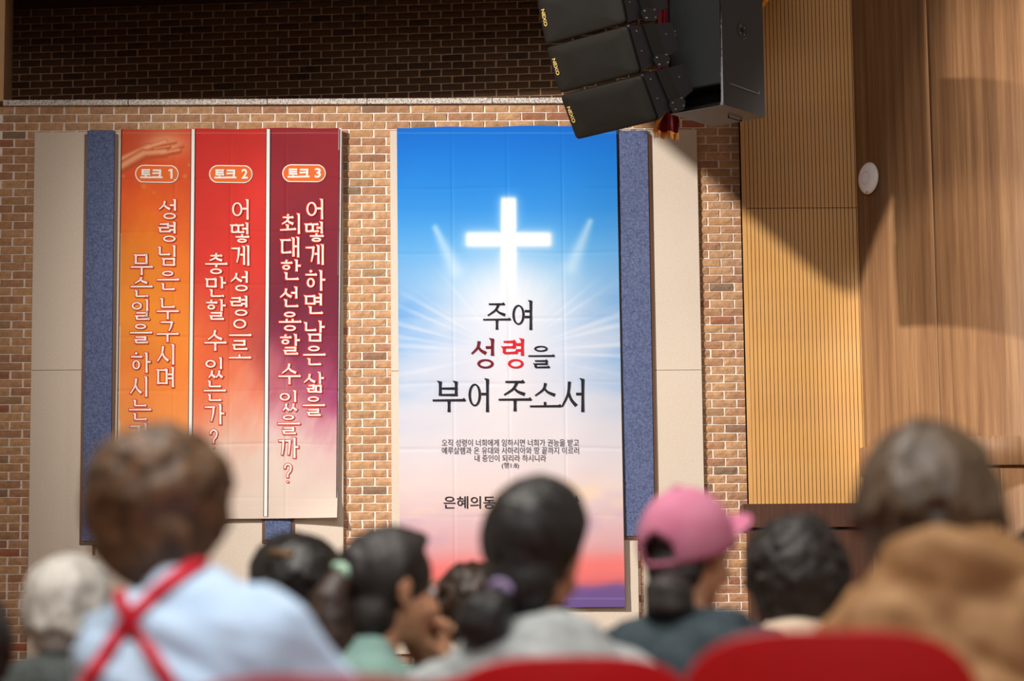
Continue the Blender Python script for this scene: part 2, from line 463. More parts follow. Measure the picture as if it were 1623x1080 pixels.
# wall access point on the column
apz = WZ(1382, 281, YC - RC * .5)
aa = math.asin((P(1383, 281, YC - RC * 0.55).x - cc.x) / RC)
ap = empty('access_point', (cc.x + math.sin(aa) * (RC + .004), YC - math.cos(aa) * (RC + .004), apz), 0)
ap.rotation_euler = (PI / 2, 0, aa)
tag(ap, 'white round wireless access point mounted on the wooden column', 'access point')
def disc(prof, n=48):
    b = MB(); vs = []; fs = []
    for i in range(n):
        a = 2 * PI * i / n
        for r, z in prof: vs.append((r * math.cos(a), r * math.sin(a), z))
    m = len(prof)
    for i in range(n):
        for q in range(m - 1): fs.append((i * m + q, i * m + q + 1, ((i + 1) % n) * m + q + 1, ((i + 1) % n) * m + q))
    fs.append(tuple(i * m + m - 1 for i in range(n))[::-1]); fs.append(tuple(i * m for i in range(n)))
    return b.add(vs, fs)
disc([(0.10, -0.02), (0.112, 0), (0.128, 0.012), (0.128, 0.02), (0.115, 0.034), (0.08, 0.043), (0.03, 0.046)]).build('housing', M['white_plastic'], ap, True)
rg = MB(); n = 40
for i in range(n):
    a0, a1 = 2 * PI * i / n, 2 * PI * (i + 1) / n
    rg.add([(math.cos(a) * r - 0.0, math.sin(a) * r, zz) for a in (a0, a1) for r, zz in ((0.048, .0475), (0.053, .0475))], [(0, 1, 3, 2)])
rg.build('light_ring', M['ring'], ap)
MB().box(-0.014, 0.014, -0.118, -0.102, 0.03, 0.036).build('sticker', M['orange'], ap)

# ------------------------------------------------------------------ acoustic panels
def beige(label, pxl, pxr, pyt, pyb, joint=587, pyref=600):
    y1 = YW - 0.008; y0 = YW - 0.032
    x0 = WX(pxl, pyref, y0); x1 = WX(pxr, pyref, y0); zt_ = WZ((pxl + pxr) / 2, pyt, y0); zb_ = WZ((pxl + pxr) / 2, pyb, y0)
    r = empty('acoustic_panel', ((x0 + x1) / 2, y1, zb_)); tag(r, label, 'acoustic panel', 'beige acoustic panels')
    w = (x1 - x0) / 2
    zs = [zt_, WZ((pxl + pxr) / 2, joint, y0), zb_]
    for a, b in zip(zs[:-1], zs[1:]):
        MB().box(-w, w, y0 - y1, 0, b + 0.0015 - zb_, a - 0.0015 - zb_).build('felt_board', M['beige_felt'], r, bevel=0.003)
    return r
beige('leftmost beige felt acoustic panel beside the left brick strip', 49, 149.5, 209, 1048)
beige('wide beige felt acoustic panel behind the orange and red banner', 157, 437, 208, 1046)
beige('narrow beige felt acoustic panel behind the maroon banner edge', 440, 544, 207, 1043)
beige('wide beige felt acoustic panel behind the blue cross banner', 620, 1006.5, 206, 1036)
beige('rightmost beige felt acoustic panel beside the right brick strip', 1015, 1112.5, 205, 1033)
def blue(label, pxl, pxr, pyt, pyb):
    y1 = YW - 0.033; yf = YW - 0.048; yb = YW - 0.056
    x0 = WX(pxl, 600, yf); x1 = WX(pxr, 600, yf); zt_ = WZ((pxl + pxr) / 2, pyt, yf); zb_ = WZ((pxl + pxr) / 2, pyb, yf)
    r = empty('blue_panel', ((x0 + x1) / 2, y1, zb_)); tag(r, label, 'acoustic panel', 'blue acoustic strips')
    w = (x1 - x0) / 2; h = zt_ - zb_
    MB().box(-w, -w + .022, yf - y1, 0, 0, h - .03).build('side_rail', M['frame_wood'], r)
    MB().box(w - .022, w, yf - y1, 0, 0, h - .03).build('side_rail', M['frame_wood'], r)
    MB().box(-w + .022, w - .022, yf - y1, 0, 0, .022).build('bottom_rail', M['frame_wood'], r)
    MB().box(-w + .023, w - .023, yb - y1, -0.002, .024, h).build('blue_felt', M['blue_felt'], r, bevel=0.003)
    return r
blue('tall blue felt strip panel left of the orange banner', 129, 182, 207, 863)
blue('blue felt strip panel showing only below the red banner', 416, 466, 207, 861)
blue('tall blue felt strip panel right of the cross banner', 982, 1038, 207, 855)

# ================================================================== HANGUL BRUSH LETTERING
# jamo as strokes in a unit box, y up.  kinds: h horizontal, v vertical, d diagonal, o ring
CONS = {
 'ㄱ': [('h', (.05, .92), (.85, .92)), ('d', (.82, .95), (.78, .5), (.62, 0))],
 'ㄴ': [('v', (.14, 1), (.14, .12)), ('h', (.12, .1), (.95, .14))],
 'ㄷ': [('h', (.1, .92), (.92, .92)), ('v', (.14, .92), (.14, .1)), ('h', (.12, .08), (.98, .12))],
 'ㄹ': [('h', (.1, .95), (.85, .95)), ('v', (.84, .97), (.84, .55)), ('h', (.14, .53), (.84, .53)), ('v', (.14, .53), (.14, .08)), ('h', (.12, .06), (.98, .1))],
 'ㅁ': [('v', (.12, .95), (.12, .0)), ('h', (.12, .92), (.85, .92)), ('v', (.86, .97), (.86, .0)), ('h', (.12, .06), (.86, .06))],
 'ㅂ': [('v', (.12, 1), (.12, .0)), ('v', (.86, 1), (.86, .0)), ('h', (.12, .52), (.86, .52)), ('h', (.12, .06), (.86, .06))],
 'ㅅ': [('d', (.52, 1), (.42, .5), (.02, 0)), ('e', (.46, .62), (.62, .3), (.98, .04))],
 'ㅇ': [('o', (.5, .47), (.44, .46))],
 'ㅈ': [('h', (.08, .94), (.9, .94)), ('d', (.62, .94), (.45, .45), (.02, 0)), ('e', (.46, .56), (.64, .26), (.98, .04))],
 'ㅊ': [('k', (.46, 1.12), (.58, 1.0)), ('h', (.08, .80), (.92, .80)), ('d', (.58, .80), (.42, .38), (.02, 0)), ('e', (.46, .5), (.64, .22), (.98, .02))],
 'ㅋ': [('h', (.05, .92), (.85, .92)), ('h', (.1, .5), (.8, .54)), ('d', (.82, .95), (.78, .5), (.62, 0))],
 'ㅎ': [('k', (.44, 1.12), (.56, 1.02)), ('h', (.05, .84), (.95, .84)), ('o', (.5, .32), (.33, .31))],
}
def sub(st, x0, x1):
    return [(s[0],) + (tuple((x0 + (x1 - x0) * p[0], p[1]) for p in s[1:]) if s[0] != 'o' else ((x0 + (x1 - x0) * s[1][0], s[1][1]), (s[2][0] * (x1 - x0), s[2][1]))) for s in st]
for a, b in (('ㄲ', 'ㄱ'), ('ㄸ', 'ㄷ'), ('ㅆ', 'ㅅ')): CONS[a] = sub(CONS[b], 0, .48) + sub(CONS[b], .52, 1)
CONS['ㄻ'] = sub(CONS['ㄹ'], 0, .5) + sub(CONS['ㅁ'], .54, 1)
INI = 'ㄱㄲㄴㄷㄸㄹㅁㅂㅃㅅㅆㅇㅈㅉㅊㅋㅌㅍㅎ'
VOW = 'ㅏㅐㅑㅒㅓㅔㅕㅖㅗㅘㅙㅚㅛㅜㅝㅞㅟㅠㅡㅢㅣ'
FIN = ['', 'ㄱ', 'ㄲ', 'ㄳ', 'ㄴ', 'ㄵ', 'ㄶ', 'ㄷ', 'ㄹ', 'ㄺ', 'ㄻ', 'ㄼ', 'ㄽ', 'ㄾ', 'ㄿ', 'ㅀ', 'ㅁ', 'ㅂ', 'ㅄ', 'ㅅ', 'ㅆ', 'ㅇ', 'ㅈ', 'ㅊ', 'ㅋ', 'ㅌ', 'ㅍ', 'ㅎ']
def fit(st, x0, y0, x1, y1):
    out = []
    for s in st:
        if s[0] == 'o': out.append(('o', (x0 + (x1 - x0) * s[1][0], y0 + (y1 - y0) * s[1][1]), (s[2][0] * (x1 - x0), s[2][1] * (y1 - y0))))
        else: out.append((s[0],) + tuple((x0 + (x1 - x0) * p[0], y0 + (y1 - y0) * p[1]) for p in s[1:]))
    return out
def syllable(ch):
    if ch == '?':
        return [('d', (.3, .78), (.32, .9), (.5, 1.0), (.7, .88), (.66, .66), (.5, .5), (.48, .32)), ('o', (.49, .1), (.035, .035))]
    n = ord(ch) - 0xAC00; i, v, f = INI[n // 588], VOW[(n % 588) // 28], FIN[n % 28]
    S = []
    if v in 'ㅏㅐㅓㅔㅕㅣ':
        yb_ = 0.44 if f else 0.0
        two = v in 'ㅐㅔ'
        xv = .86 if two else .80
        S += fit(CONS[i], .04, (.50 if f else .16), (.50 if two else .58) if i not in 'ㄲㄸㅆ' else .62, .93)
        S.append(('v', (xv, 1.0), (xv, yb_)))
        mid = .72 if f else .55
        if v == 'ㅏ': S.append(('t', (xv, mid), (xv + .19, mid)))
        if v == 'ㅐ': S.append(('v', (xv - .22, .97), (xv - .22, yb_ + .04))); S.append(('t', (xv - .22, mid), (xv, mid)))
        if v == 'ㅓ': S.append(('t', (xv - .24, mid), (xv, mid)))
        if v == 'ㅔ': S.append(('v', (xv - .20, .97), (xv - .20, yb_ + .04))); S.append(('t', (xv - .38, mid), (xv - .2, mid)))
        if v == 'ㅕ': S.append(('t', (xv - .24, mid + .1), (xv, mid + .1))); S.append(('t', (xv - .24, mid - .1), (xv, mid - .1)))
        if f: S += fit(CONS[f], .22, .0, .88, .36)
    elif v == 'ㅚ':
        S += fit(CONS[i], .08, .50, .62, .92); S.append(('v', (.35, .45), (.35, .25))); S.append(('h', (.0, .2), (.7, .24))); S.append(('v', (.88, 1), (.88, 0)))
    else:
        if f:
            S += fit(CONS[i], .2, .70, .8, 1.0); yv = .52
            if v in 'ㅗㅛ': yv = .46
            S += fit(CONS[f], .2, .0, .82, .32)
        else:
            S += fit(CONS[i], .16, .52 if v != 'ㅡ' else .48, .84, 1.0); yv = .36 if v == 'ㅜ' else .12
            if v == 'ㅡ': yv = .14
        S.append(('h', (.0, yv), (1.0, yv + .01)))
        if v == 'ㅗ': S.append(('t2', (.5, yv + .02), (.5, yv + .17)))
        if v == 'ㅛ': S.append(('t2', (.36, yv + .02), (.36, yv + .15))); S.append(('t2', (.64, yv + .02), (.64, yv + .15)))
        if v == 'ㅜ':
            S.append(('v', (.52, yv), (.52, -.04 if not f else .36)))
    return S

def ribbon(pts, ws):
    vs = []; fs = []
    n = len(pts)
    for i in range(n):
        a = pts[max(0, i - 1)]; b = pts[min(n - 1, i + 1)]
        dx, dy = b[0] - a[0], b[1] - a[1]; L = math.hypot(dx, dy) or 1
        nx, ny = -dy / L * ws[i] / 2, dx / L * ws[i] / 2
        vs += [(pts[i][0] + nx, pts[i][1] + ny), (pts[i][0] - nx, pts[i][1] - ny)]
    for i in range(n - 1): fs.append((2 * i, 2 * i + 1, 2 * i + 3, 2 * i + 2))
    return vs, fs
def resample(pts, n):
    """smooth curve through the points"""
    if len(pts) == 2: return [(pts[0][0] + (pts[1][0] - pts[0][0]) * i / n, pts[0][1] + (pts[1][1] - pts[0][1]) * i / n) for i in range(n + 1)]
    q = [pts[0]] + list(pts) + [pts[-1]]; out = []
    for k in range(len(pts) - 1):
        p0, p1, p2, p3 = q[k:k + 4]
        for i in range(n):
            t = i / n
            out.append(tuple(0.5 * (2 * p1[j] + (p2[j] - p0[j]) * t + (2 * p0[j] - 5 * p1[j] + 4 * p2[j] - p3[j]) * t * t + (3 * p1[j] - p0[j] - 3 * p2[j] + p3[j]) * t ** 3) for j in (0, 1)))
    return out + [pts[-1]]
def glyph(ch, cx, cy, w, h, grow=0.0, weight=1.0):
    """photo-pixel outline pieces: list of (verts, faces); grow widens every stroke (outline layer)"""
    out = []
    for s in syllable(ch):
        kd = s[0]
        if kd == 'o':
            (ox, oy), (rx, ry) = s[1], s[2]; n = 22; vs = []; fs = []
            th = (0.075 * weight) * (w + h) / 2
            RX, RY = rx * w, ry * h
            if RX < th: RX = RY = th * 0.6; th = th * 1.1
            for i in range(n):
                a = 2 * PI * i / n; tw = th * (0.75 + 0.35 * abs(math.cos(a))) + grow * 2
                X, Y_ = cx - w / 2 + ox * w, cy + h / 2 - oy * h
                ro = (RX - th / 2 + tw / 2, RY - th / 2 + tw / 2); ri = (max(0.01, RX - th / 2 - tw / 2), max(0.01, RY - th / 2 - tw / 2))
                vs += [(X + ro[0] * math.cos(a), Y_ + ro[1] * math.sin(a)), (X + ri[0] * math.cos(a), Y_ + ri[1] * math.sin(a))]
            for i in range(n):
                k = (i + 1) % n; fs.append((2 * i, 2 * i + 1, 2 * k + 1, 2 * k))
            out.append((vs, fs)); continue
        pts = [(cx - w / 2 + p[0] * w, cy + h / 2 - p[1] * h) for p in s[1:]]
        u = (w + h) / 2 * weight
        if kd == 'h': wid = lambda t: u * (0.062 + 0.02 * t)
        elif kd == 'v': wid = lambda t: u * (0.105 - 0.02 * math.sin(PI * t))
        elif kd == 'd': wid = lambda t: u * (0.105 - 0.055 * t) if ch != '?' else u * .085
        elif kd == 'e': wid = lambda t: u * (0.055 + 0.065 * t)
        elif kd == 'k': wid = lambda t: u * (0.09 + 0.03 * t)
        else: wid = lambda t: u * 0.085
        c = resample(pts, 5 if len(pts) > 2 else 6)
        if grow:
            a, b = c[0], c[1]; L = math.hypot(b[0] - a[0], b[1] - a[1]) or 1; c[0] = (a[0] - (b[0] - a[0]) / L * grow, a[1] - (b[1] - a[1]) / L * grow)
            a, b = c[-1], c[-2]; L = math.hypot(b[0] - a[0], b[1] - a[1]) or 1; c[-1] = (a[0] - (b[0] - a[0]) / L * grow, a[1] - (b[1] - a[1]) / L * grow)
        out.append(ribbon(c, [wid(i / (len(c) - 1)) + 2 * grow for i in range(len(c))]))
        g = grow
        if kd == 'v':       # slanted head of a brush-written upright
            x, y = pts[0]; a = u * 0.115
            out.append(([(x - a - g, y - a * .35 - g), (x + u * .05 + g, y - a * .1 - g), (x + u * .05 + g, y + a * .8 + g), (x - u * .045 - g, y + a * .55 + g)], [(0, 1, 2, 3)]))
        if kd == 'h' and s[2][0] - s[1][0] > .2:   # shoulder at the end of a level stroke
            x, y = pts[-1]; a = u * 0.085
            out.append(([(x - a * 1.2 - g, y + a * .45 + g), (x - a * .1, y - a * .95 - g), (x + a * .75 + g, y + a * .1), (x + a * .2 + g, y + a * .55 + g)], [(0, 1, 2, 3)]))
    return out

class Cloth:
    """a hanging printed cloth measured in photo pixels; y follows soft folds"""
    def __init__(s, Y, tl, tr, br, bl, seed, amp):
        s.Y = Y; s.seed = seed; s.amp = amp
        s.c = [P(*q, Y) for q in (tl, tr, br, bl)]
    def xz(s, px, py): p = P(px, py, s.Y); return p.x, p.z
    def depth(s, xz):
        xz = np.asarray(xz); c = s.c
        x0, x1 = c[0].x, c[1].x; zt_, zb_ = c[0].z, c[3].z
        u = (xz[:, 0] - x0) / (x1 - x0); v = (zt_ - xz[:, 1]) / (zt_ - zb_)
        p = np.stack([xz[:, 0] * 1.6, xz[:, 1] * 0.35, xz[:, 0] * 0], 1)
        d = s.amp * sn(p, 3.0, s.seed, 2)
        p2 = np.stack([xz[:, 0] + xz[:, 1] * .5, xz[:, 1] - xz[:, 0] * .8, xz[:, 0] * 0], 1)
        d += 0.25 * s.amp * sn(p2, 7.0, s.seed + 3, 2) * (0.4 + np.abs(v - .35))
        for k, zz in enumerate(np.linspace(0.13, 0.95, 7)):    # creases from being folded
            w = v - zz - 0.002 * np.sin(u * 9 + k)
            d += 0.0034 * np.exp(-(w / 0.0035) ** 2) * (0.6 + 0.4 * np.sin(u * 7 + k * 2))
        for k, uu in enumerate((0.25, 0.5, 0.75)):
            w = u - uu
            d += 0.0028 * np.exp(-(w / 0.005) ** 2)
        return s.Y - 0.012 + d * np.clip(v * 6 + .2, 0, 1) - 0.0
    def sheet(s, name, nx, nz, colour, parent, mat, curl=None):
        c = s.c; U, V = np.meshgrid(np.linspace(0, 1, nx), np.linspace(0, 1, nz))
        U, V = U.ravel(), V.ravel()
        L = [np.array(v) for v in c]
        pos = ((1 - U) * (1 - V))[:, None] * L[0] + (U * (1 - V))[:, None] * L[1] + (U * V)[:, None] * L[2] + ((1 - U) * V)[:, None] * L[3]
        pos[:, 2] += 0.004 * np.sin(U * 17 + s.seed) * (V < 0.002)
        pos[:, 1] = s.depth(pos[:, [0, 2]])
        if curl is not None: pos[:, 1] -= curl(U, V)
        idx = np.arange(nx * nz).reshape(nz, nx)
        quads = np.stack([idx[:-1, :-1].ravel(), idx[1:, :-1].ravel(), idx[1:, 1:].ravel(), idx[:-1, 1:].ravel()], 1)
        me = bpy.data.meshes.new(name); me.vertices.add(len(pos)); me.vertices.foreach_set('co', pos.ravel())
        me.loops.add(quads.size); me.loops.foreach_set('vertex_index', quads.ravel())
        me.polygons.add(len(quads)); me.polygons.foreach_set('loop_start', np.arange(len(quads)) * 4); me.polygons.foreach_set('loop_total', np.full(len(quads), 4))
        me.update(); me.validate()
        # photo-pixel coordinate of each vertex tells the print colour
        rel = pos.copy(); rel[:, 1] = s.Y
        rel = rel - np.array(CAM); kz = F / (rel @ np.array(fwd))
        px = 811.5 + (rel @ np.array(RT)) * kz; py = 540 - (rel @ np.array(UP)) * kz
        col = colour(px, py); col = np.clip(col, 0, 255) / 255.0 * 0.91
        colr_ = np.where(col <= 0.04045, col / 12.92, ((col + 0.055) / 1.055) ** 2.4)
        at = me.attributes.new('print', 'FLOAT_COLOR', 'POINT')
        at.data.foreach_set('color', np.concatenate([colr_, np.ones((len(colr_), 1))], 1).astype(np.float32).ravel())
        return link(name, me, mat, parent, True)
    def ink(s, name, pieces, mat, parent, off):
        vs = []; fs = []
        for v, f in pieces:
            k = len(vs); vs += v; fs += [tuple(i + k for i in q) for q in f]
        xz = [s.xz(*v) for v in vs]; d = s.depth(xz)
        me = mesh(name, [(x, y - off, z) for (x, z), y in zip(xz, d)], fs)
        # faces look towards the hall
        me.polygons.foreach_get
        return link(name, me, mat, parent)
    def font(s, name, text, cx, cy, height, mat, parent, off, width=None, bold=0.0, rot=0.0):
        cu = bpy.data.curves.new('t', 'FONT'); cu.body = text; cu.align_x = 'CENTER'; cu.align_y = 'CENTER'; cu.offset = bold; cu.resolution_u = 3
        o = bpy.data.objects.new('t', cu); COL.objects.link(o)
        me = bpy.data.meshes.new_from_object(o.evaluated_get(bpy.context.evaluated_depsgraph_get()))
        bpy.data.objects.remove(o)
        xs = [v.co.x for v in me.vertices]; ys = [v.co.y for v in me.vertices]
        w0, h0 = max(xs) - min(xs), max(ys) - min(ys); mx, my = (max(xs) + min(xs)) / 2, (max(ys) + min(ys)) / 2
        sy = height / h0; sx = width / w0 if width else sy
        pp = [(cx + (v.co.x - mx) * sx, cy - (v.co.y - my) * sy) for v in me.vertices]
        xz = [s.xz(*q) for q in pp]; d = s.depth(xz)
        for v, (x, z), y in zip(me.vertices, xz, d): v.co = (x, y - off, z)
        me.name = name; me.update()
        return link(name, me, mat, parent)

def cmap(v, stops):
    xs_ = [a for a, _ in stops]
    return np.stack([np.interp(v, xs_, [c[k] for _, c in stops]) for k in range(3)], 1)
def lerp(a, b, t): return a + (b - a) * t[:, None]
def seg(px, py, ax, ay, bx, by):
    dx, dy = bx - ax, by - ay; t = np.clip(((px - ax) * dx + (py - ay) * dy) / (dx * dx + dy * dy), 0, 1)
    return np.hypot(px - ax - t * dx, py - ay - t * dy), t

# ------------------------------------------------------------------ cross banner
def cross_colour(px, py):
    c = cmap(py, [(200, (0, 112, 226)), (260, (18, 130, 232)), (330, (46, 146, 236)), (400, (92, 174, 240)), (450, (150, 202, 242)), (500, (204, 220, 242)), (560, (226, 228, 242)),
                  (640, (232, 228, 236)), (720, (230, 222, 230)), (775, (236, 218, 218)), (830, (226, 192, 200)), (870, (228, 170, 176)), (900, (238, 138, 140)), (922, (226, 112, 122)), (938, (150, 96, 150)), (952, (104, 86, 160)), (965, (98, 82, 160))])
    p = np.stack([px / 100, py / 100, px * 0], 1)
    n = sn(p * [1, 2.6, 1], 2.2, 9, 4)
    side = np.clip(np.abs(px - 806) / 175, 0, 1)
    w = np.exp(-((py - 520) / 120) ** 2) * side ** 1.5 * 0.75
    c = lerp(c, np.tile([110., 170., 235.], (len(px), 1)), np.clip(w * (1 + .5 * n), 0, 1))
    g = np.exp(-((px - 806) / 95) ** 2 - ((py - 470) / 75) ** 2) * 0.75
    c = lerp(c, np.tile([244., 243., 250.], (len(px), 1)), g)
    ang = np.arctan2(py - 560, px - 806); rr = np.hypot(px - 806, py - 560)
    ray = np.clip(np.sin(ang * 34 + 2.3 * np.sin(ang * 9)) * .5 + .3 * np.sin(ang * 71), 0, 1) * np.exp(-((rr - 150) / 70) ** 2) * np.exp(-((py - 530) / 60) ** 2)
    c = lerp(c, np.tile([250., 250., 255.], (len(px), 1)), np.clip(ray * .6, 0, 1))
    for ax, ay, bx, by in ((690, 362, 722, 430), (935, 352, 905, 425)):
        d, t = seg(px, py, ax, ay, bx, by)
        c = lerp(c, np.tile([205., 232., 252.], (len(px), 1)), np.exp(-(d / (5 + 8 * t)) ** 2) * .6)
    cl = np.clip(n, 0, 1) * np.exp(-((py - 790) / 45) ** 2)
    c = lerp(c, np.tile([250., 222., 196.], (len(px), 1)), np.clip(cl * 1.1, 0, 1))
    cl = np.clip(sn(p * [1, 2.2, 1], 2.6, 12, 3), 0, 1) * np.exp(-((py - 830) / 40) ** 2)
    c = lerp(c, np.tile([196., 168., 198.], (len(px), 1)), np.clip(cl * .9, 0, 1))
    wl = np.exp(-((py - 580) / 40) ** 2) * np.clip((690 - px) / 60, 0, 1) * np.clip(.5 + n, 0, 1)
    c = lerp(c, np.tile([160., 196., 236.], (len(px), 1)), np.clip(wl, 0, 1) * .7)
    rd = np.exp(-((py - 905 + (px - 806) * .05 - 8 * n) / 18) ** 2)
    c = lerp(c, np.tile([252., 122., 116.], (len(px), 1)), rd * .6)
    hill = 1 / (1 + np.exp(-(py - 934 + 6 * sn(p, 5, 20, 2) + (px - 806) * .03) / 3.5))
    c = lerp(c, np.tile([112., 86., 152.], (len(px), 1)), hill * .9)
    def soft(a, b, v, e): return 1 / (1 + np.exp(-(v - a) / e)) * 1 / (1 + np.exp((v - b) / e))
    cr = np.maximum(soft(794, 818, px, 1.2) * soft(314, 900, py, 1.5) * np.clip((478 - py) / 70, 0, 1), soft(739, 873, px, 1.8) * soft(369.5, 391, py, 1.5))
    gl = np.maximum(soft(792, 820, px, 4) * soft(312, 500, py, 4) * np.clip((490 - py) / 90, 0, 1), soft(736, 876, px, 4) * soft(367, 393, py, 4))
    c = lerp(c, np.tile([235., 246., 255.], (len(px), 1)), gl * .6)
    c = lerp(c, np.tile([255., 255., 255.], (len(px), 1)), cr)
    hem = np.maximum(np.exp(-((py - 211.5) / .9) ** 2), np.exp(-((py - 949.5) / .9) ** 2)) * .25
    return lerp(c, np.tile([220., 225., 245.], (len(px), 1)), hem)
YP = YW - 0.068
cb = Cloth(YP, (629, 203), (976.5, 199), (990.5, 962.5), (634.5, 965), 4, 0.010)
ban = empty('cross_banner', tuple((cb.c[2] + cb.c[3]) / 2)); ban.location.y = YP
tag(ban, 'tall sky blue to pink cloth banner printed with a glowing white cross', 'banner')
off_root = Matrix.Translation(-Vector(ban.location))
def rebase(o, r):
    o.data.transform(Matrix.Translation(-Vector(r.location))); return o
rebase(cb.sheet('cloth', 270, 560, cross_colour, ban, M['printed_cloth']), ban)
def words(cloth, items, mat, root, off, weight=1.0, outline=None):
    for ch, x, y, w, h in items:
        o = cloth.ink('letter', glyph(ch, x, y, w, h, 0.0, weight), mat, root, off); rebase(o, root)
        if outline:
            rebase(cloth.ink('letter_outline', glyph(ch, x, y, w, h, 1.35, weight * .95), outline, root, off - .002), root).parent = o
words(cb, [('주', 786.5, 502, 42, 40), ('여', 829, 501, 40, 46), ('부', 710.5, 629, 50, 46), ('어', 760, 628, 41, 52), ('주', 815, 628, 50, 46), ('소', 863.5, 629, 48, 42), ('서', 910, 628, 44, 52)], M['ink_black'], ban, .006, weight=1.0)
words(cb, [('을', 857, 566, 40, 36)], M['ink_black'], ban, .006)
words(cb, [('성', 767, 562, 44, 47)], M['ink_darkred'], ban, .006, weight=1.1)
words(cb, [('령', 815, 562, 42, 47)], M['ink_brightred'], ban, .006, weight=1.1)
for t_, y_, w_, h_ in (('오직 성령이 너희에게 임하시면 너희가 권능을 받고', 702.5, 217, 11.3), ('예루살렘과 온 유대와 사마리아와 땅 끝까지 이르러', 714.8, 217, 11.3), ('내 증인이 되리라 하시니라', 727, 113, 11), ('(행1:8)', 739, 27, 10.5)):
    rebase(cb.font('verse_line', t_, 808.5, y_, h_, M['ink_grey'], ban, .005, w_, 0.0), ban)
rebase(cb.font('title_line', '은혜의동산 기도회시간', 810, 797, 20, M['ink_black'], ban, .005, 214, 0.006), ban)

# ------------------------------------------------------------------ three column banner
def talk_colour(px, py):
    p = np.stack([px / 100, py / 100, px * 0], 1)
    n = sn(np.stack([(px + py * .35) / 100, (py * .35 - px * .2) / 100, px * 0], 1), 5.0, 15, 4)
    n2 = sn(p, 3.0, 22, 4)
    x1 = 306.5 - (py - 204) * .004; x2 = 425.5 - (py - 204) * .0055
    e = py + n * 34 + 10 * sn(np.stack([(px * 2.2 + py * .9) / 100, (py * .5 - px * .3) / 100, px * 0], 1), 14.0, 31, 3)
    c1 = cmap(e, [(200, (214, 84, 52)), (270, (224, 84, 38)), (330, (236, 104, 36)), (410, (248, 140, 40)), (500, (250, 152, 50)), (580, (248, 138, 56)), (660, (248, 156, 84)), (720, (244, 180, 130)), (770, (236, 206, 178)), (830, (232, 214, 196))])
    right = np.clip((px - 240) / 66, 0, 1) * np.clip(1 - np.abs(py - 380) / 200, 0, 1) * .55
    c1 = lerp(c1, np.tile([226., 92., 44.], (len(px), 1)), right)
    c2 = cmap(e, [(200, (206, 44, 40)), (300, (218, 52, 44)), (420, (214, 54, 44)), (500, (206, 66, 54)), (560, (216, 92, 68)), (620, (232, 132, 104)), (680, (234, 176, 156)), (740, (230, 204, 190)), (830, (230, 212, 200))])
    lf = np.clip((390 - px) / 70 + .2 * n, 0, 1) * np.clip((py - 430) / 100, 0, 1) * np.clip((720 - py) / 120, 0, 1)
    c2 = lerp(c2, np.tile([242., 120., 62.], (len(px), 1)), lf * .8)
    rg_ = np.clip((px - 380) / 40, 0, 1) * np.exp(-((py - 560 + 12 * n) / 45) ** 2)
    c2 = lerp(c2, np.tile([158., 60., 66.], (len(px), 1)), rg_ * .7)
    c3 = cmap(e, [(200, (152, 36, 48)), (300, (146, 38, 50)), (400, (128, 34, 54)), (500, (118, 34, 60)), (560, (134, 46, 76)), (610, (172, 84, 112)), (660, (208, 146, 160)), (710, (228, 196, 194)), (760, (232, 212, 202)), (830, (230, 212, 198))])
    br = np.clip((470 - px) / 60 + .3 * n, 0, 1) * np.exp(-((py - 590) / 50) ** 2)
    c3 = lerp(c3, np.tile([214., 132., 130.], (len(px), 1)), br * .8)
    vi = np.clip((px - 490) / 40, 0, 1) * np.exp(-((py - 625 + 10 * n) / 30) ** 2)
    c3 = lerp(c3, np.tile([158., 62., 116.], (len(px), 1)), vi * .7)
    c = np.where((px < x1)[:, None], c1, np.where((px < x2)[:, None], c2, c3))
    c *= (1 + .05 * n2 * np.clip((720 - py) / 200, 0, 1))[:, None]
    # praying hands held open under a glow, printed at the top of the first column
    glow = np.exp(-((px - 262) / 30) ** 2 - ((py - 230) / 17) ** 2) * (px < x1)
    c = lerp(c, np.tile([255., 206., 160.], (len(px), 1)), glow * .8)
    for strokes, tone, edge in ((((193, 256, 236, 236, 8), (236, 236, 262, 227, 5.5), (250, 232, 278, 226, 3)), (234., 128., 84.), .8),
                          (((190, 268, 228, 246, 9), (228, 246, 262, 243, 7.5), (255, 246, 284, 240, 4.2), (270, 241, 290, 233, 2.2), (245, 238, 268, 234, 3.4)), (222., 104., 62.), 1)):
        m = np.zeros(len(px)); sh = np.zeros(len(px))
        for ax, ay, bx, by, r_ in strokes:
            d, t = seg(px, py, ax, ay, bx, by); q = 1 / (1 + np.exp((d - r_) / .7)); m = np.maximum(m, q)
            d2, _ = seg(px, py + 2.6, ax, ay, bx, by); sh = np.maximum(sh, np.exp(-(d2 / (r_ * .6)) ** 2) * q)
            d3, _ = seg(px, py - r_ * 1.0, ax, ay, bx, by)
            sh = sh - .0
        m *= (px < x1)
        c = lerp(c, np.tile(tone, (len(px), 1)), m * .92)
        c = lerp(c, np.tile([255., 196., 150.], (len(px), 1)), sh * m * .75)
        low = m * (1 - sh) ** 2
        c = lerp(c, np.tile([176., 60., 26.], (len(px), 1)), low * .55)
    for bx, by, r_ in ((228, 296, 4), (244, 306, 2.5), (293, 280, 3.5), (196, 280, 3), (232, 262, 2), (300, 262, 2.5)):
        c = lerp(c, np.tile([250., 160., 96.], (len(px), 1)), 1 / (1 + np.exp((np.hypot(px - bx, py - by) - r_) / .5)) * .4)
    # white column borders with dark pin lines
    for x_, full in ((193.0 - (py - 204) * .006, 0), (x1, 1), (x2, 1), (538.5 - (py - 204) * .005, 2)):
        d = px - x_
        if full == 0: k = (d < -.6); c[k] = (226, 206, 180)
        if full == 2: k = (d > -1); c[k] = (240, 232, 226)
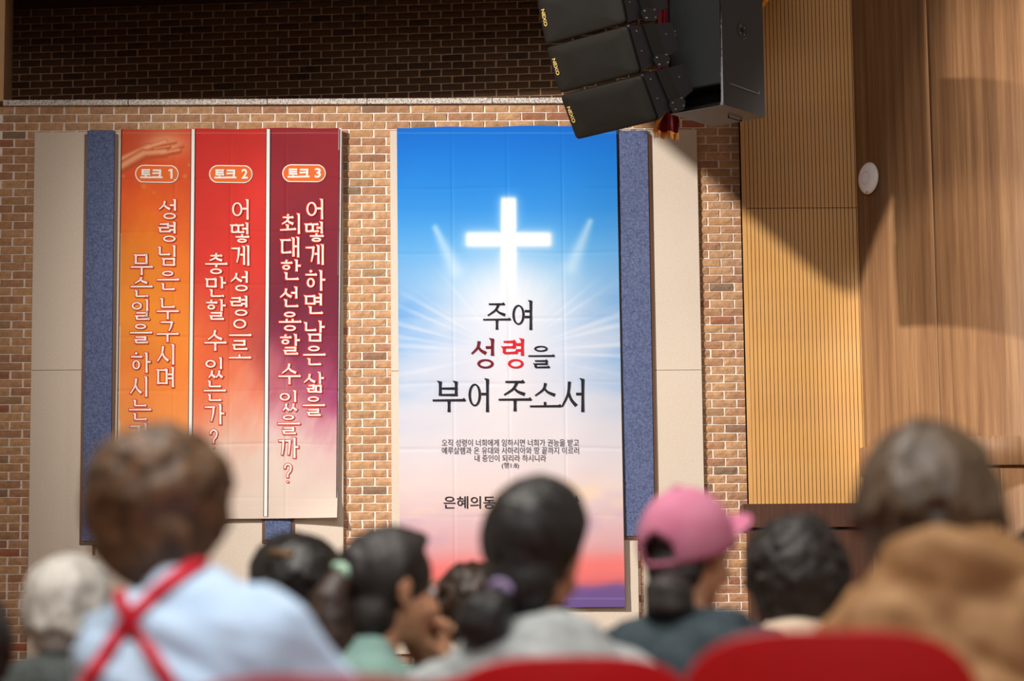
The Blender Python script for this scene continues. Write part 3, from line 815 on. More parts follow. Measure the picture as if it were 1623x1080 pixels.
    hem = (np.exp(-((py - 211.5) / .8) ** 2) + np.exp(-((py - 806.5) / .9) ** 2)) * .3
    return lerp(c, np.tile([244., 220., 205.], (len(px), 1)), hem)
tb = Cloth(YP, (190, 206), (541.5, 203), (534.5, 822), (181, 824), 8, 0.008)
tbr = empty('talk_banner', tuple((tb.c[2] + tb.c[3]) / 2)); tbr.location.y = YP
tag(tbr, 'wide orange, red and maroon cloth banner with three columns of upright lettering', 'banner')
curl = lambda U, V: 0.07 * np.clip((V - .93) / .07, 0, 1) ** 2 * np.clip((U - .72) / .28, 0, 1) ** 1.3
rebase(tb.sheet('cloth', 280, 470, talk_colour, tbr, M['printed_cloth'], curl), tbr)
def strip(x_at, w, y0=204, y1=822, n=90):
    pts = [(x_at(y0 + (y1 - y0) * i / n), y0 + (y1 - y0) * i / n) for i in range(n + 1)]
    return [ribbon(pts, [w] * (n + 1))]
for f_, wide in ((lambda y: 193.0 - (y - 204) * .0145, 0), (lambda y: 306.5 - (y - 204) * .0092, 1), (lambda y: 425.5 - (y - 204) * .0070, 1), (lambda y: 538.3 - (y - 204) * .0082, 2)):
    yt_, yb_ = 205.5, 819.5
    if wide == 1:
        rebase(tb.ink('border_pin_line', strip(f_, 7.4, yt_, yb_), M['ink_navy'], tbr, .0045), tbr)  # dark printed pin lines along both edges of the white border
        rebase(tb.ink('border_line', strip(f_, 5.0, yt_, yb_), M['ink_white'], tbr, .0065), tbr)
    else:
        rebase(tb.ink('border_pin_line', strip(f_, 1.3, yt_, yb_), M['ink_navy'], tbr, .0045), tbr)
G = 34.5
cols = [
 (267.5, [('성', 333), ('령', 369), ('님', 406), ('은', 445), ('누', 490), ('구', 526), ('시', 563), ('며', 599)]),
 (225.5, [('무', 420), ('슨', 456), ('일', 492), ('을', 529), ('하', 576), ('시', 614), ('는', 651), ('가', 688), ('?', 726)]),
 (382.5, [('어', 333), ('떻', 370), ('게', 406), ('성', 447), ('령', 486), ('으', 521), ('로', 556)]),
 (343.5, [('충', 420), ('만', 456), ('할', 492), ('수', 540), ('있', 584), ('는', 621), ('가', 658), ('?', 698)]),
 (500.5, [('어', 333), ('떻', 369), ('게', 405), ('하', 446), ('면', 483), ('남', 526), ('은', 564), ('삶', 607), ('을', 644)]),
 (461.5, [('최', 356), ('대', 393), ('한', 429), ('선', 472), ('용', 510), ('할', 547), ('수', 593), ('있', 636), ('을', 673), ('까', 711), ('?', 752)]),
]
for cx_, lst in cols:
    it = [(ch, cx_ - (y - 333) * .012, y, (G - 1) * (1 if ch != '?' else .7), G - 3.2) for ch, y in lst]
    words(tb, it, M['ink_white'], tbr, .0085, 1.0, M['ink_red'])
def pill(cx, cy, w, h):
    n = 24; pts = []
    for i in range(n):
        a = 2 * PI * i / n; pts.append((cx + (w / 2 - h / 2) * (1 if math.cos(a) >= 0 else -1) + h / 2 * math.cos(a), cy + h / 2 * math.sin(a)))
    return [([(cx, cy)] + pts, [(0, 1 + i, 1 + (i + 1) % n) for i in range(n)])]
for k_, (cx_, cy_) in enumerate(((249, 276.5), (366, 276.5), (482, 275.5))):
    rebase(tb.ink('label_border', pill(cx_, cy_, 69, 28.5), M['ink_white'], tbr, .006), tbr)
    rebase(tb.ink('label_pill', pill(cx_, cy_, 65.5, 25.2), M['ink_orange'], tbr, .0085), tbr)
    rebase(tb.font('label_text', '토크', cx_ - 8.5, cy_, 14.5, M['ink_white'], tbr, .012, 35, 0.045), tbr)
    if k_ == 0:
        xo = cx_ + 22; rebase(tb.ink('label_text', [ribbon([(xo + 1.2, cy_ - 7.8), (xo + 1.2, cy_), (xo + 1.2, cy_ + 7.6)], [3.4] * 3), ribbon([(xo - 3.4, cy_ - 4.6), (xo, cy_ - 6.6)], [2.6, 2.6])], M['ink_white'], tbr, .012), tbr)
    else: rebase(tb.font('label_text', str(k_ + 1), cx_ + 22, cy_ - .2, 15.5, M['ink_white'], tbr, .012, 10 if k_ else 8.0, 0.03), tbr)

# ================================================================== LOUDSPEAKERS
def text_mesh(text, size, bold=0.0):
    cu = bpy.data.curves.new('t', 'FONT'); cu.body = text; cu.align_x = 'CENTER'; cu.align_y = 'CENTER'; cu.size = size; cu.offset = bold; cu.resolution_u = 3; cu.extrude = 0.0006
    o = bpy.data.objects.new('t', cu); COL.objects.link(o)
    me = bpy.data.meshes.new_from_object(o.evaluated_get(bpy.context.evaluated_depsgraph_get())); bpy.data.objects.remove(o); return me

MW, MH, MD, MHB = 0.80, 0.345, 0.46, 0.20
def array_module(loc, psi, th, label):
    r = empty('line_array_speaker', loc); r.rotation_mode = 'XYZ'
    r.rotation_euler = (Matrix.Rotation(psi, 3, 'Z') @ Matrix.Rotation(th, 3, 'X')).to_euler()
    tag(r, label, 'loudspeaker', 'hanging line array boxes')
    g = 0.006
    # local: origin at the front top left corner, x right, y back, z up
    c = MB().hexa([(0.006, .02, -MH + g), (MW - .006, .02, -MH + g), (MW - .006, MD, -(MH + MHB) / 2), (.006, MD, -(MH + MHB) / 2),
                   (.006, .02, -g), (MW - .006, .02, -g), (MW - .006, MD, -(MH - MHB) / 2), (.006, MD, -(MH - MHB) / 2)])
    c.build('cabinet', M['black_paint'], r, bevel=0.006)
    # grille: slightly bowed front with rounded corners
    b = MB(); n = 10; vs = []; fs = []
    prof = []
    ro = 0.03
    for (cx_, cz_, a0) in ((MW - ro - .003, -ro - g, 0), (ro + .003, -ro - g, 90), (ro + .003, -MH + ro + g, 180), (MW - ro - .003, -MH + ro + g, 270)):
        for q in range(5):
            a = R(a0 + 22.5 * q); prof.append((cx_ + ro * math.cos(a), cz_ + ro * math.sin(a)))
    m = len(prof); ctr = (MW / 2, -MH / 2)
    rings = [(1.0, .022), (1.0, .004), (.985, -.004), (.9, -.010), (.5, -.016), (0.0, -.018)]
    for s_, y in rings[:-1]:
        for x, z in prof: vs.append((ctr[0] + (x - ctr[0]) * s_, y, ctr[1] + (z - ctr[1]) * s_))
    vs.append((ctr[0], rings[-1][1], ctr[1]))
    for k_ in range(len(rings) - 2):
        for i in range(m): fs.append((k_ * m + i, k_ * m + (i + 1) % m, (k_ + 1) * m + (i + 1) % m, (k_ + 1) * m + i))
    l0 = (len(rings) - 2) * m
    for i in range(m): fs.append((l0 + i, l0 + (i + 1) % m, len(vs) - 1))
    b.add(vs, fs).build('grille', M['grille_brown'], r, True)
    me = text_mesh('NEXO', 0.044, 0.001)
    o = link('logo', me, M['gold_print'], r); o.matrix_local = Matrix.Translation((0.055, -.0165, -MH * .44)) @ Matrix.Rotation(PI / 2, 4, 'X') @ Matrix.Rotation(-PI / 2, 4, 'Z')
    # side rigging: long link plate and the hexagonal joint plate with bolts
    x = MW - .004
    def plate(name, pts, t0, t1, mat):
        bb = MB(); n_ = len(pts)
        bb.add([(x + t0, a, z) for a, z in pts] + [(x + t1, a, z) for a, z in pts], [tuple(range(n_)), tuple(range(2 * n_ - 1, n_ - 1, -1))] + [(i, (i + 1) % n_, (i + 1) % n_ + n_, i + n_) for i in range(n_)])
        return bb.build(name, mat, r, bevel=0.0015)
    plate('link_plate', [(.15, -.03), (.27, -.03), (.29, -.31), (.17, -.31)], 0, .012, M['black_edge'])
    cyc = (.23, -.30)
    hexp = [(.145, -.29), (.165, -.345), (.275, -.355), (.315, -.31), (.30, -.265), (.17, -.25)]
    h_ = plate('joint_plate', hexp, .012, .022, M['grey_metal'])
    bb = MB()
    for a, z in ((.18, -.275), (.28, -.275), (.185, -.325), (.275, -.33)): bb.cyl((x + .02, a, z), (x + .03, a, z), .007, .006, 8)
    rebase_local = bb.build('bolts', M['bolt'], h_)
    for a, z in ((.075, -.06), (.07, -.20), (.36, -.14)):
        MB().cyl((x - .001, a, z), (x + .007, a, z), .006, .005, 8).build('screw', M['bolt'], r)
    bb = MB().box(MW - .03, MW + .001, .022, .09, -g - .004, -g + .003); bb.build('top_lip', M['grey_metal'], r)
    return r
PSI = R(-48)
def back_dir(psi, th):  # world direction of local -z (down the front face)
    return (Matrix.Rotation(psi, 3, 'Z') @ Matrix.Rotation(th, 3, 'X')) @ Vector((0, 0, -1))
YA = 19.15
p_low = P(887, 151, YA)
ths = [R(28), R(21.5), R(15), R(10)]
labs = ['lowest black line array box, its tilted front overlapping the blue banner', 'second lowest black line array box in the hanging column', 'third black line array box from the bottom, cut by the top edge', 'topmost black line array box, only its lower side showing at the edge']
pos = p_low
for k_, th in enumerate(ths[:4]):
    if k_: pos = pos - back_dir(PSI, th) * (MH + 0.008)
    array_module(tuple(pos), PSI, th, labs[k_])

# subwoofer: tall box turned 40 degrees
SY = R(-40); SW, SD, SH = 0.455, 0.53, 1.15
corner = P(1146.5, 165.5, 18.95)      # lower front right corner
sub = empty('subwoofer', tuple(corner), SY); tag(sub, 'large black subwoofer hanging right of the line array', 'loudspeaker')
T = 0.02
b = MB()
b.box(-SW, -SW + T, 0, SD, 0, SH); b.box(-T, 0, 0, SD, 0, SH); b.box(-SW + T, -T, 0, SD, 0, T); b.box(-SW + T, -T, 0, SD, SH - T, SH)
b.box(-SW + T, -T, SD - T, SD, T, SH - T); b.box(-SW + T, -T, .03, SD - T, .155, .175)
b.build('cabinet', M['black_paint'], sub)
MB().box(-SW + T, -T, .2, .22, T, .155).build('port_back', M['port'], sub)
e = MB()
e.box(-.012, .003, -.004, .012, 0, SH); e.box(-SW - .002, -SW + .012, -.004, .008, 0, SH); e.box(-SW, 0, -.004, .006, -.002, .012); e.box(-SW + .01, -.01, -.004, .006, .150, .160)
e.build('edge_trim', M['grey_metal'], sub)
MB().box(-SW + .014, -.014, -.002, .03, .162, SH - .02).build('grille', M['grille_grey'], sub)
o = link('logo', text_mesh('NEXO', .045, .001), M['silver_print'], sub)
o.matrix_local = Matrix.Translation((-SW + .045, -.004, .54)) @ Matrix.Rotation(PI / 2, 4, 'X') @ Matrix.Rotation(-PI / 2, 4, 'Z')
fl = MB(); nn = 28
for i in range(nn):
    a0, a1 = 2 * PI * i / nn, 2 * PI * (i + 1) / nn
    fl.add([(xx, .26 + rr_ * math.cos(a), .585 + rr_ * math.sin(a)) for a in (a0, a1) for rr_, xx in ((.046, .001), (.056, .006), (.064, .001))], [(0, 1, 4, 3), (1, 2, 5, 4)])
fo = fl.build('pole_socket', M['grey_metal'], sub, True)
MB().cyl((0.0, .26, .585), (.003, .26, .585), .018, .018, 16).build('socket_hole', M['port'], fo)
bb = MB()
for a in range(4): bb.cyl((.001, .26 + .036 * math.cos(a * PI / 2 + .7), .585 + .036 * math.sin(a * PI / 2 + .7)), (.004, .26 + .036 * math.cos(a * PI / 2 + .7), .585 + .036 * math.sin(a * PI / 2 + .7)), .005, .005, 8)
bb.build('socket_bolts', M['bolt'], fo)
MB().tube([(.004, .09, .165), (.006, .45, .155), (.006, .45, .175)], .0035, 6).build('side_handle', M['bolt'], sub)
MB().tube([(-.16, .30, -.004), (-.16, .30, -.018), (-.16, .46, -.018), (-.16, .46, -.004)], .006, 6).build('base_handle', M['black_edge'], sub)
MB().box(-.33, -.13, .14, .40, SH, SH + .03).build('fly_bracket', M['grey_metal'], sub)
for k_ in (-.3, -.16): MB().cyl((k_, .27, SH + .03), (k_, .27, 9.6 - corner.z), .006, .006, 6).build('hanging_wire', M['grey_metal'], sub)

# maroon curtain with gold fringe behind the loudspeakers
YF = 20.75
cur = empty('fringed_curtain', tuple(P(1056, 222, YF))); cur.location.y = YF
tag(cur, 'maroon stage curtain corner with gold fringe between the two loudspeakers', 'curtain')
def cur_bottom(px):      # photo y of the hem
    if px < 1037: return -60
    if px <= 1075: return 210 + (px - 1037) * .06
    return 180 - (px - 1075) * 1.31
vs = []; fs = []; nx, nz = 70, 26
for i in range(nx):
    px = 1037 + (1250 - 1037) * i / (nx - 1)
    for jj in range(nz):
        v = jj / (nz - 1); top = -150; bot = cur_bottom(px)
        py = top + (bot - top) * v
        pxx = px
        if px < 1056: pxx = px + (1 - v) * 12 * (1 - (px - 1037) / 19)
        w = P(pxx, py, YF); vs.append((w.x, YF + 0.03 * math.sin(px * .33) - 0.0, w.z))
for i in range(nx - 1):
    for jj in range(nz - 1): a = i * nz + jj; fs.append((a, a + 1, a + nz + 1, a + nz))
c_ = link('cloth', mesh('cloth', vs, fs), M['maroon'], cur, True); rebase(c_, cur)
md = c_.modifiers.new('s', 'SOLIDIFY'); md.thickness = 0.006
fr = MB()
px = 1037.0
while px < 1250:
    t0 = cur_bottom(px); step = 0.9
    a = P(px, t0 - 2, YF); bq = P(px + .2 + random.uniform(-.5, .5), t0 + 9.5 + random.uniform(-1, 1), YF); y_ = YF + 0.03 * math.sin(px * .33) - .012
    fr.cyl((a.x, y_, a.z), (bq.x, y_, bq.z), .0022, .0016, 4)
    px += step
rebase(fr.build('fringe', M['gold_fringe'], cur), cur)['kind'] = 'stuff'
be = MB(); pts = [P(1054, 172, YF), P(1048, 186, YF), P(1041, 198, YF), P(1037, 211, YF)]
for a, c2_ in zip(pts[:-1], pts[1:]):
    be.hexa([(a.x - .016, YF - .05, a.z), (a.x + .012, YF - .05, a.z), (a.x + .012, YF - .03, a.z), (a.x - .016, YF - .03, a.z), (c2_.x - .016, YF - .05, c2_.z), (c2_.x + .016, YF - .05, c2_.z), (c2_.x + .016, YF - .03, c2_.z), (c2_.x - .016, YF - .03, c2_.z)])
rebase(be.build('gold_braid', M['gold_fringe'], cur), cur)

# ================================================================== CHAIRS
def shell(name, a, b, n, depthf, frame, mat, parent, rings=9, m=56):
    """superellipse shell; frame maps (u, v, d) to a point"""
    vs = [frame(0, 0, depthf(0, 0))]; fs = []
    for k_ in range(1, rings + 1):
        s_ = math.sin(k_ / rings * PI / 2)
        for i in range(m):
            t = 2 * PI * i / m; ct, st = math.cos(t), math.sin(t)
            u = a * s_ * math.copysign(abs(ct) ** (2 / n), ct); v = b * s_ * math.copysign(abs(st) ** (2 / n), st)
            vs.append(frame(u, v, depthf(u / a, v / b)))
    for i in range(m): fs.append((0, 1 + i, 1 + (i + 1) % m))
    for k_ in range(rings - 1):
        for i in range(m): q = 1 + k_ * m; fs.append((q + i, q + m + i, q + m + (i + 1) % m, q + (i + 1) % m))
    o = link(name, mesh(name, vs, fs), mat, parent, True)
    md_ = o.modifiers.new('s', 'SOLIDIFY'); md_.thickness = 0.014; md_.offset = 0
    bv = o.modifiers.new('b', 'BEVEL'); bv.width = 0.004; bv.segments = 2; bv.limit_method = 'ANGLE'
    return o
def make_chair(label, group=None):
    r = empty('plastic_chair'); tag(r, label, 'chair', group)
    shell('backrest', .215, .20, 3.5, lambda u, v: .035 * u * u - .0 + .012 * max(0, v) ** 3, lambda u, v, d: (u, -.20 - v * .16 + d, .645 + v), M['red_plastic'], r)
    shell('seat', .215, .21, 3.4, lambda u, v: .012 * (u * u) - .02 * max(0, v) ** 3, lambda u, v, d: (u, .0 + v, .425 + d), M['red_plastic'], r)
    for sx in (-1, 1):
        MB().tube([(sx * .12, -.13, .415), (sx * .12, -.185, .46), (sx * .115, -.19, .60)], .010).build('back_post', M['chair_leg'], r)
        for sy in (-1, 1):
            MB().cyl((sx * .15, sy * .13, .412), (sx * .20, sy * .19, .012), .012, .010, 10).build('leg', M['chair_leg'], r)
    return r
proto = None
def place_chair(px, ytop, D, rz, label, h=None):
    global proto
    p = P(px, ytop, D); r = make_chair(label, 'red plastic chairs') if proto is None else None
    if proto is None: proto = r
    else:
        r = proto.copy(); COL.objects.link(r); r['label'] = label
        for ch in list(proto.children):
            c = ch.copy(); COL.objects.link(c); c.parent = r
    zt_ = p.z if ytop is not None and h is None else h
    r.location = (p.x, D + .22, 0); r.rotation_euler = (0, 0, rz); r.scale = (1, 1, zt_ / .85)
    return r

# ================================================================== PEOPLE
def ico(sub):
    bm = bmesh.new(); bmesh.ops.create_icosphere(bm, subdivisions=sub, radius=1.0)
    v = np.array([x.co[:] for x in bm.verts]); f = np.array([[q.index for q in x.verts] for x in bm.faces]); bm.free(); return v, f
ICO1, ICO2 = ico(1), ico(3)

class Blob:
    """union of ellipsoids and tapered limbs, grown into ONE continuous skin by a voxel remesh"""
    def __init__(s): s.v = []; s.f = []; s.n = 0
    def put(s, v, f): s.v.append(v); s.f.append(f + s.n); s.n += len(v)
    def ell(s, c, r, rot=None, fine=True):
        v, f = ICO2 if fine else ICO1
        p = v * np.array(r)
        if rot is not None: p = p @ np.array(rot.to_matrix() if hasattr(rot, 'to_matrix') else rot).T
        s.put(p + np.array(c), f); return s
    def limb(s, pts, rad, fine=False, flat=1.0):
        for (a, b, ra, rb) in zip(pts[:-1], pts[1:], rad[:-1], rad[1:]):
            a, b = np.array(a, float), np.array(b, float); L = np.linalg.norm(b - a); n = max(1, int(L / (min(ra, rb) * .35)))
            for i in range(n + 1):
                t = i / n; r_ = ra + (rb - ra) * t; s.ell(a + (b - a) * t, (r_, r_, r_ * flat), None, fine)
        return s
    def grow(s, name, mat, parent, voxel=0.010, smooth=4, disp=None, xform=None, factor=.5):
        v = np.concatenate(s.v); f = np.concatenate(s.f)
        if xform is not None: v = v @ np.array(xform.to_3x3()).T + np.array(xform.translation)
        me = bpy.data.meshes.new(name); me.from_pydata(v.tolist(), [], f.tolist()); o = bpy.data.objects.new(name, me); COL.objects.link(o)
        m = o.modifiers.new('r', 'REMESH'); m.mode = 'VOXEL'; m.voxel_size = voxel; m.use_smooth_shade = True
        if smooth: m2 = o.modifiers.new('s', 'SMOOTH'); m2.iterations = smooth; m2.factor = factor
        out = bpy.data.meshes.new_from_object(o.evaluated_get(bpy.context.evaluated_depsgraph_get()))
        bpy.data.objects.remove(o); bpy.data.meshes.remove(me)
        if disp is not None:
            n = len(out.vertices); co = np.empty(n * 3); out.vertices.foreach_get('co', co); co = co.reshape(-1, 3)
            nr = np.empty(n * 3); out.vertices.foreach_get('normal', nr); nr = nr.reshape(-1, 3)
            co = co + nr * disp(co)[:, None]; out.vertices.foreach_set('co', co.ravel()); out.update()
        out.name = name
        return link(name, out, mat, parent, True)

def hair_mat(name, dark, light, rough=0.42, curl=22, tight=.12):
    t = NT(name); v = t.tex((1, 1, .22)); n = t.noise(v, 48, 4, .8); n2 = t.noise(t.tex(), curl, 4, .7)
    t.base(t.ramp(t.mix(.65, n, n2), [(0.5 - tight, lin(dark)), (0.5 + tight, lin(light))]))
    t.b.inputs['Roughness'].default_value = rough; t.bump(n, .6, .006); return t.m
def cloth_mat(name, c, c2=None, rough=.85, scale=14, sheen=.2):
    t = NT(name); n = t.noise(t.tex(), scale, 4, .6); n2 = t.noise(t.tex(), 240, 2)
    t.base(t.ramp(n, [(.35, lin(c2 or tuple(x * .9 for x in c))), (.65, lin(c))])); t.b.inputs['Roughness'].default_value = rough
    t.b.inputs['Specular IOR Level'].default_value = .2; t.bump(n2, .25, .002); return t.m
def skin_mat(name, c):
    t = NT(name); n = t.noise(t.tex(), 12, 3); t.base(t.ramp(n, [(.3, lin(tuple(x * .94 for x in c))), (.7, lin(c))]))
    t.b.inputs['Roughness'].default_value = .5; t.b.inputs['Subsurface Weight'].default_value = .12; t.b.inputs['Subsurface Radius'].default_value = (.02, .008, .004); return t.m
M['skin'] = skin_mat('skin', (214, 158, 122)); M['skin_pale'] = skin_mat('skin_pale', (226, 178, 146))
M['lips'] = plain('lips', lin((172, 92, 84)), .45); M['eye'] = plain('eye', lin((236, 232, 228)), .2, var=.01); M['iris'] = plain('iris', lin((34, 22, 18)), .2)
M['trousers'] = cloth_mat('trousers', (46, 46, 56)); M['shoe'] = plain('shoe', lin((36, 34, 34)), .5)

HC = Vector((0, 0, 0))
def head_prims(b, T):
    """skull, face, nose, ears, neck start in head space put through T (a 4x4)"""
    R3 = np.array(T.to_3x3())
    def e(c, r): b.ell(np.array(T @ Vector(c)), r, R3)
    e((0, -.012, .028), (.074, .092, .086)); e((0, .028, -.03), (.060, .062, .075)); e((0, .040, -.070), (.044, .045, .040)); e((0, .070, -.098), (.022, .018, .018))
    e((0, .078, .02), (.050, .014, .012)); e((.036, .066, -.035), (.022, .020, .024)); e((-.036, .066, -.035), (.022, .020, .024))
    for i in range(6):
        t = i / 5; e((0, .086 + .022 * t, .008 - .040 * t), (.007 + .003 * t, .008, .008))
    e((.011, .098, -.034), (.007, .009, .006)); e((-.011, .098, -.034), (.007, .009, .006))
    e((0, .084, -.062), (.022, .010, .010))
    for s_ in (-1, 1):
        e((s_ * .076, -.006, -.005), (.008, .017, .030)); e((s_ * .083, -.016, .004), (.006, .010, .022)); e((s_ * .073, .0, -.03), (.008, .010, .012))

def ribbon_on(obj, pts, width, name, mat, root, frm, lift=.006, n=44, lens=None):
    """a strap that lies on a garment: world points cast onto it along FRM"""
    me = obj.data; mw = None
    bvh = BVHTree.FromPolygons([v.co[:] for v in me.vertices], [p.vertices[:] for p in me.polygons])
    c = resample(pts, n // max(1, len(pts) - 1)); vs = []; fs = []; K = 4
    for i, q in enumerate(c):
        a = c[max(0, i - 1)]; b_ = c[min(len(c) - 1, i + 1)]; dx, dz = b_[0] - a[0], b_[1] - a[1]; L = math.hypot(dx, dz) or 1
        for k_ in range(K + 1):
            w = (k_ / K - .5) * width; x, z = q[0] - dz / L * w, q[1] + dx / L * w
            o_, d_ = frm(x, z); h = bvh.ray_cast(o_, d_)
            vs.append((h[0] + h[1].normalized() * lift) if h[0] is not None else None)
    last = None
    for i in range(len(vs)):
        if vs[i] is None: vs[i] = last
        last = vs[i]
    if vs[0] is None:
        fst = next(v for v in vs if v is not None); vs = [v or fst for v in vs]
    for i in range(len(c) - 1):
        for k_ in range(K): q = i * (K + 1) + k_; fs.append((q, q + 1, q + K + 2, q + K + 1))
    o = link(name, mesh(name, vs, fs), mat, root, True); md_ = o.modifiers.new('s', 'SOLIDIFY'); md_.thickness = .004; md_.offset = 0
    return o

def hand(b, wrist, dirv, palmn, curl=.5, side=1, sc=1.0):
    """palm, five fingers and a thumb leaving the side of the palm"""
    d = Vector(dirv).normalized(); n = Vector(palmn); n = (n - d * n.dot(d)).normalized(); w = d.cross(n) * side
    wv = Vector(wrist); q = Matrix((w, d, n)).transposed()
    b.ell(wv + d * .045 * sc, (.040 * sc, .046 * sc, .015 * sc), q)
    for k_, (off, ln) in enumerate(((-.030, .068), (-.010, .078), (.010, .074), (.029, .058))):
        p0 = wv + d * .078 * sc + w * off * sc; a = 0; pts = [wv + d * .05 * sc + w * off * sc, p0]
        for j_, sgl in enumerate((.45, .32, .25)):
            a += curl * (.7 + .2 * j_); p0 = p0 + (d * math.cos(a) + n * math.sin(a)) * ln * sgl * 1.15 * sc; pts.append(p0)
        b.limb(pts, [.010 * sc, .0095 * sc, .009 * sc, .0082 * sc, .0072 * sc])
    t0 = wv + d * .02 * sc - w * .030 * sc
    t1 = t0 + (d * .6 - w * .7 + n * .3).normalized() * .038 * sc; t2 = t1 + (d * .85 - w * .1 + n * .45).normalized() * .03 * sc
    b.limb([t0, t1, t2], [.013 * sc, .011 * sc, .009 * sc])

def person(spec):
    g = lambda k, d=None: spec.get(k, d)
    yaw, hyaw = R(g('yaw', 0)), R(g('hyaw', g('yaw', 0)))
    D = g('D'); hs = g('hs', 1.0)
    hp = P(g('px'), g('ytop'), D); head_top = hp.z
    hair_h = g('hair_h', .014)
    hz = head_top - (.114 + hair_h) * hs
    lean = g('lean', .10); side_lean = g('side', 0.0)     # head ahead of / beside the hips
    sh = g('sh', .185)
    ca, sa = math.cos(yaw), math.sin(yaw)
    hxl, hyl = side_lean, lean
    rx = hp.x - (hxl * ca - hyl * sa); ry = D - (hxl * sa + hyl * ca)
    root = empty('person', (rx, ry, 0), yaw); tag(root, g('label'), 'person')
    Hh = Vector((hxl, hyl, hz))
    T = Matrix.Translation(Hh) @ Matrix.Rotation(hyaw - yaw, 4, 'Z') @ Matrix.Rotation(R(g('tilt', 0)), 4, 'Y') @ Matrix.Rotation(R(g('nod', -8)), 4, 'X') @ Matrix.Scale(hs, 4)
    neck = Vector((hxl * .85, hyl - .040, hz - .168 * hs)) + Vector(g('noff', (0, 0, 0))); neck.z = max(neck.z, .74)
    pel = Vector((0, 0, .535)); dz = neck.z - pel.z
    mid = pel.lerp(neck, .5) + Vector((0, -.035, 0)); chest = pel.lerp(neck, .75) + Vector((0, -.022, 0))
    tw = g('torso', 1.0)
    shl = [neck + Vector((s_ * sh, -.012, -.068 + g('shrug', 0))) for s_ in (-1, 1)]
    arms = []
    for k_, s_ in enumerate((-1, 1)):
        a = g('arm_l' if k_ == 0 else 'arm_r')
        if callable(a): el, wr, dv, pn = a(Hh, shl)
        elif a: el, wr, dv, pn = [Vector(x) for x in a]; el = shl[k_] + el; wr = shl[k_] + wr
        else:
            el = shl[k_] + Vector((s_ * .055, .10, -.25)); wr = Vector((s_ * .09, .30, .615)); dv = Vector((-s_ * .5, 1, -.15)); pn = Vector((0, 0, -1))
        arms.append((shl[k_], el, wr, dv, pn, s_))
    def torso(b, inf):
        b.ell(pel, (.165 * tw + inf, .115 * tw + inf, .105 + inf)); b.ell(mid, (.145 * tw + inf, .10 * tw + inf, .15 + inf)); b.ell(chest, (.165 * tw + inf, .105 * tw + inf, .13 + inf))
        for s_ in shl: b.limb([neck + Vector((0, -.01, -.02)), s_], [.052 + inf, .055 + inf])
        b.limb([neck + Vector((0, -.01, -.08)), (shl[0] + shl[1]) / 2 + Vector((0, 0, -.08))], [.08, .08])
    body = Blob()
    head_prims(body, T)
    body.limb([T @ Vector((0, -.025, -.06)), neck + Vector((0, .0, .0)), neck + Vector((0, -.01, -.06))], [.052 * hs, .054, .06])
    torso(body, 0)
    for S_, el, wr, dv, pn, s_ in arms:
        body.limb([S_, S_.lerp(el, .5), el], [.050, .046, .038]); body.limb([el, el.lerp(wr, .3), wr], [.038, .039, .026])
        hand(body, wr, dv, pn, g('curl', .45), -s_)
    legs = []
    for s_ in (-1, 1):
        hp_ = Vector((s_ * .09, .02, .525)); kn = Vector((s_ * .12, .43, .515)); an = Vector((s_ * .12, .40, .09)); toe = Vector((s_ * .125, .53, .045)); legs.append((hp_, kn, an, toe))
        body.limb([hp_, hp_.lerp(kn, .5), kn], [.082, .072, .055]); body.limb([kn, kn.lerp(an, .35), an], [.055, .054, .036]); body.limb([an, Vector(toe)], [.034, .028])
    ob = body.grow('body', g('skin', M['skin']), root, g('voxel', .0085), 3)
    # features of the face
    for s_ in (-1, 1):
        v, f = ICO2; c = T @ Vector((s_ * .031, .077, .002))
        o = link('eye', mesh('eye', (v * .011 + np.array(c)), f.tolist()), M['eye'], root, True)
        c2 = T @ Vector((s_ * .031, .0852, .002)); o2 = link('iris', mesh('iris', (v * .0048 + np.array(c2)), f.tolist()), M['iris'], o, True)
    v, f = ICO2; vv = [T @ Vector(q) for q in (v * np.array([.022, .007, .006]) + np.array([0, .093, -.063]))]
    link('lips', mesh('lips', vv, f.tolist()), M['lips'], root, True)
    # trousers and shoes
    tr = Blob()
    tr.ell(pel + Vector((0, 0, -.02)), (.178 * tw, .128 * tw, .092))
    for hp_, kn, an, toe in legs: tr.limb([hp_, hp_.lerp(kn, .5), kn], [.090, .082, .068]); tr.limb([kn, kn.lerp(an, .4), an + Vector((0, 0, .02))], [.066, .064, .05])
    tr.grow('trousers', g('trousers', M['trousers']), root, .014, 3)
    for hp_, kn, an, toe in legs:
        Blob().limb([an + Vector((0, -.03, -.045)), Vector(toe) + Vector((0, 0, -.008))], [.044, .036]).ell(an, (.044, .05, .05)).grow('shoe', M['shoe'], root, .011, 3)
    # upper garment
    top = Blob(); inf = g('inf', .016); torso(top, inf)
    for S_, el, wr, dv, pn, s_ in arms:
        top.limb([S_, S_.lerp(el, .5), el], [.050 + inf * 1.1, .048 + inf * 1.1, .042 + inf]); top.limb([el, el.lerp(wr, .4), wr.lerp(el, .06)], [.042 + inf, .042 + inf, .032 + inf])
    ng = lambda p: neck + Vector(p)
    if g('collar'): 
        for p_, r_ in g('collar')(Hh, neck, T): top.ell(p_, r_)
    wr_amp = g('wrinkle', .006)
    def dsp(co):
        a = sn(co * np.array([1, 1, .6]), 16, g('seed', 1), 3); b2 = sn(co * np.array([.5, .5, 1.4]) + np.array([co[:, 2] * .4, co[:, 2] * 0, co[:, 0] * .5]).T, 22, g('seed', 1) + 4, 2)
        return wr_amp * (a * .7 + np.abs(b2) * 1.2 - .5)
    tp = top.grow(g('top_name', 'shirt'), g('top'), root, .0105, g('top_smooth', 5), dsp)
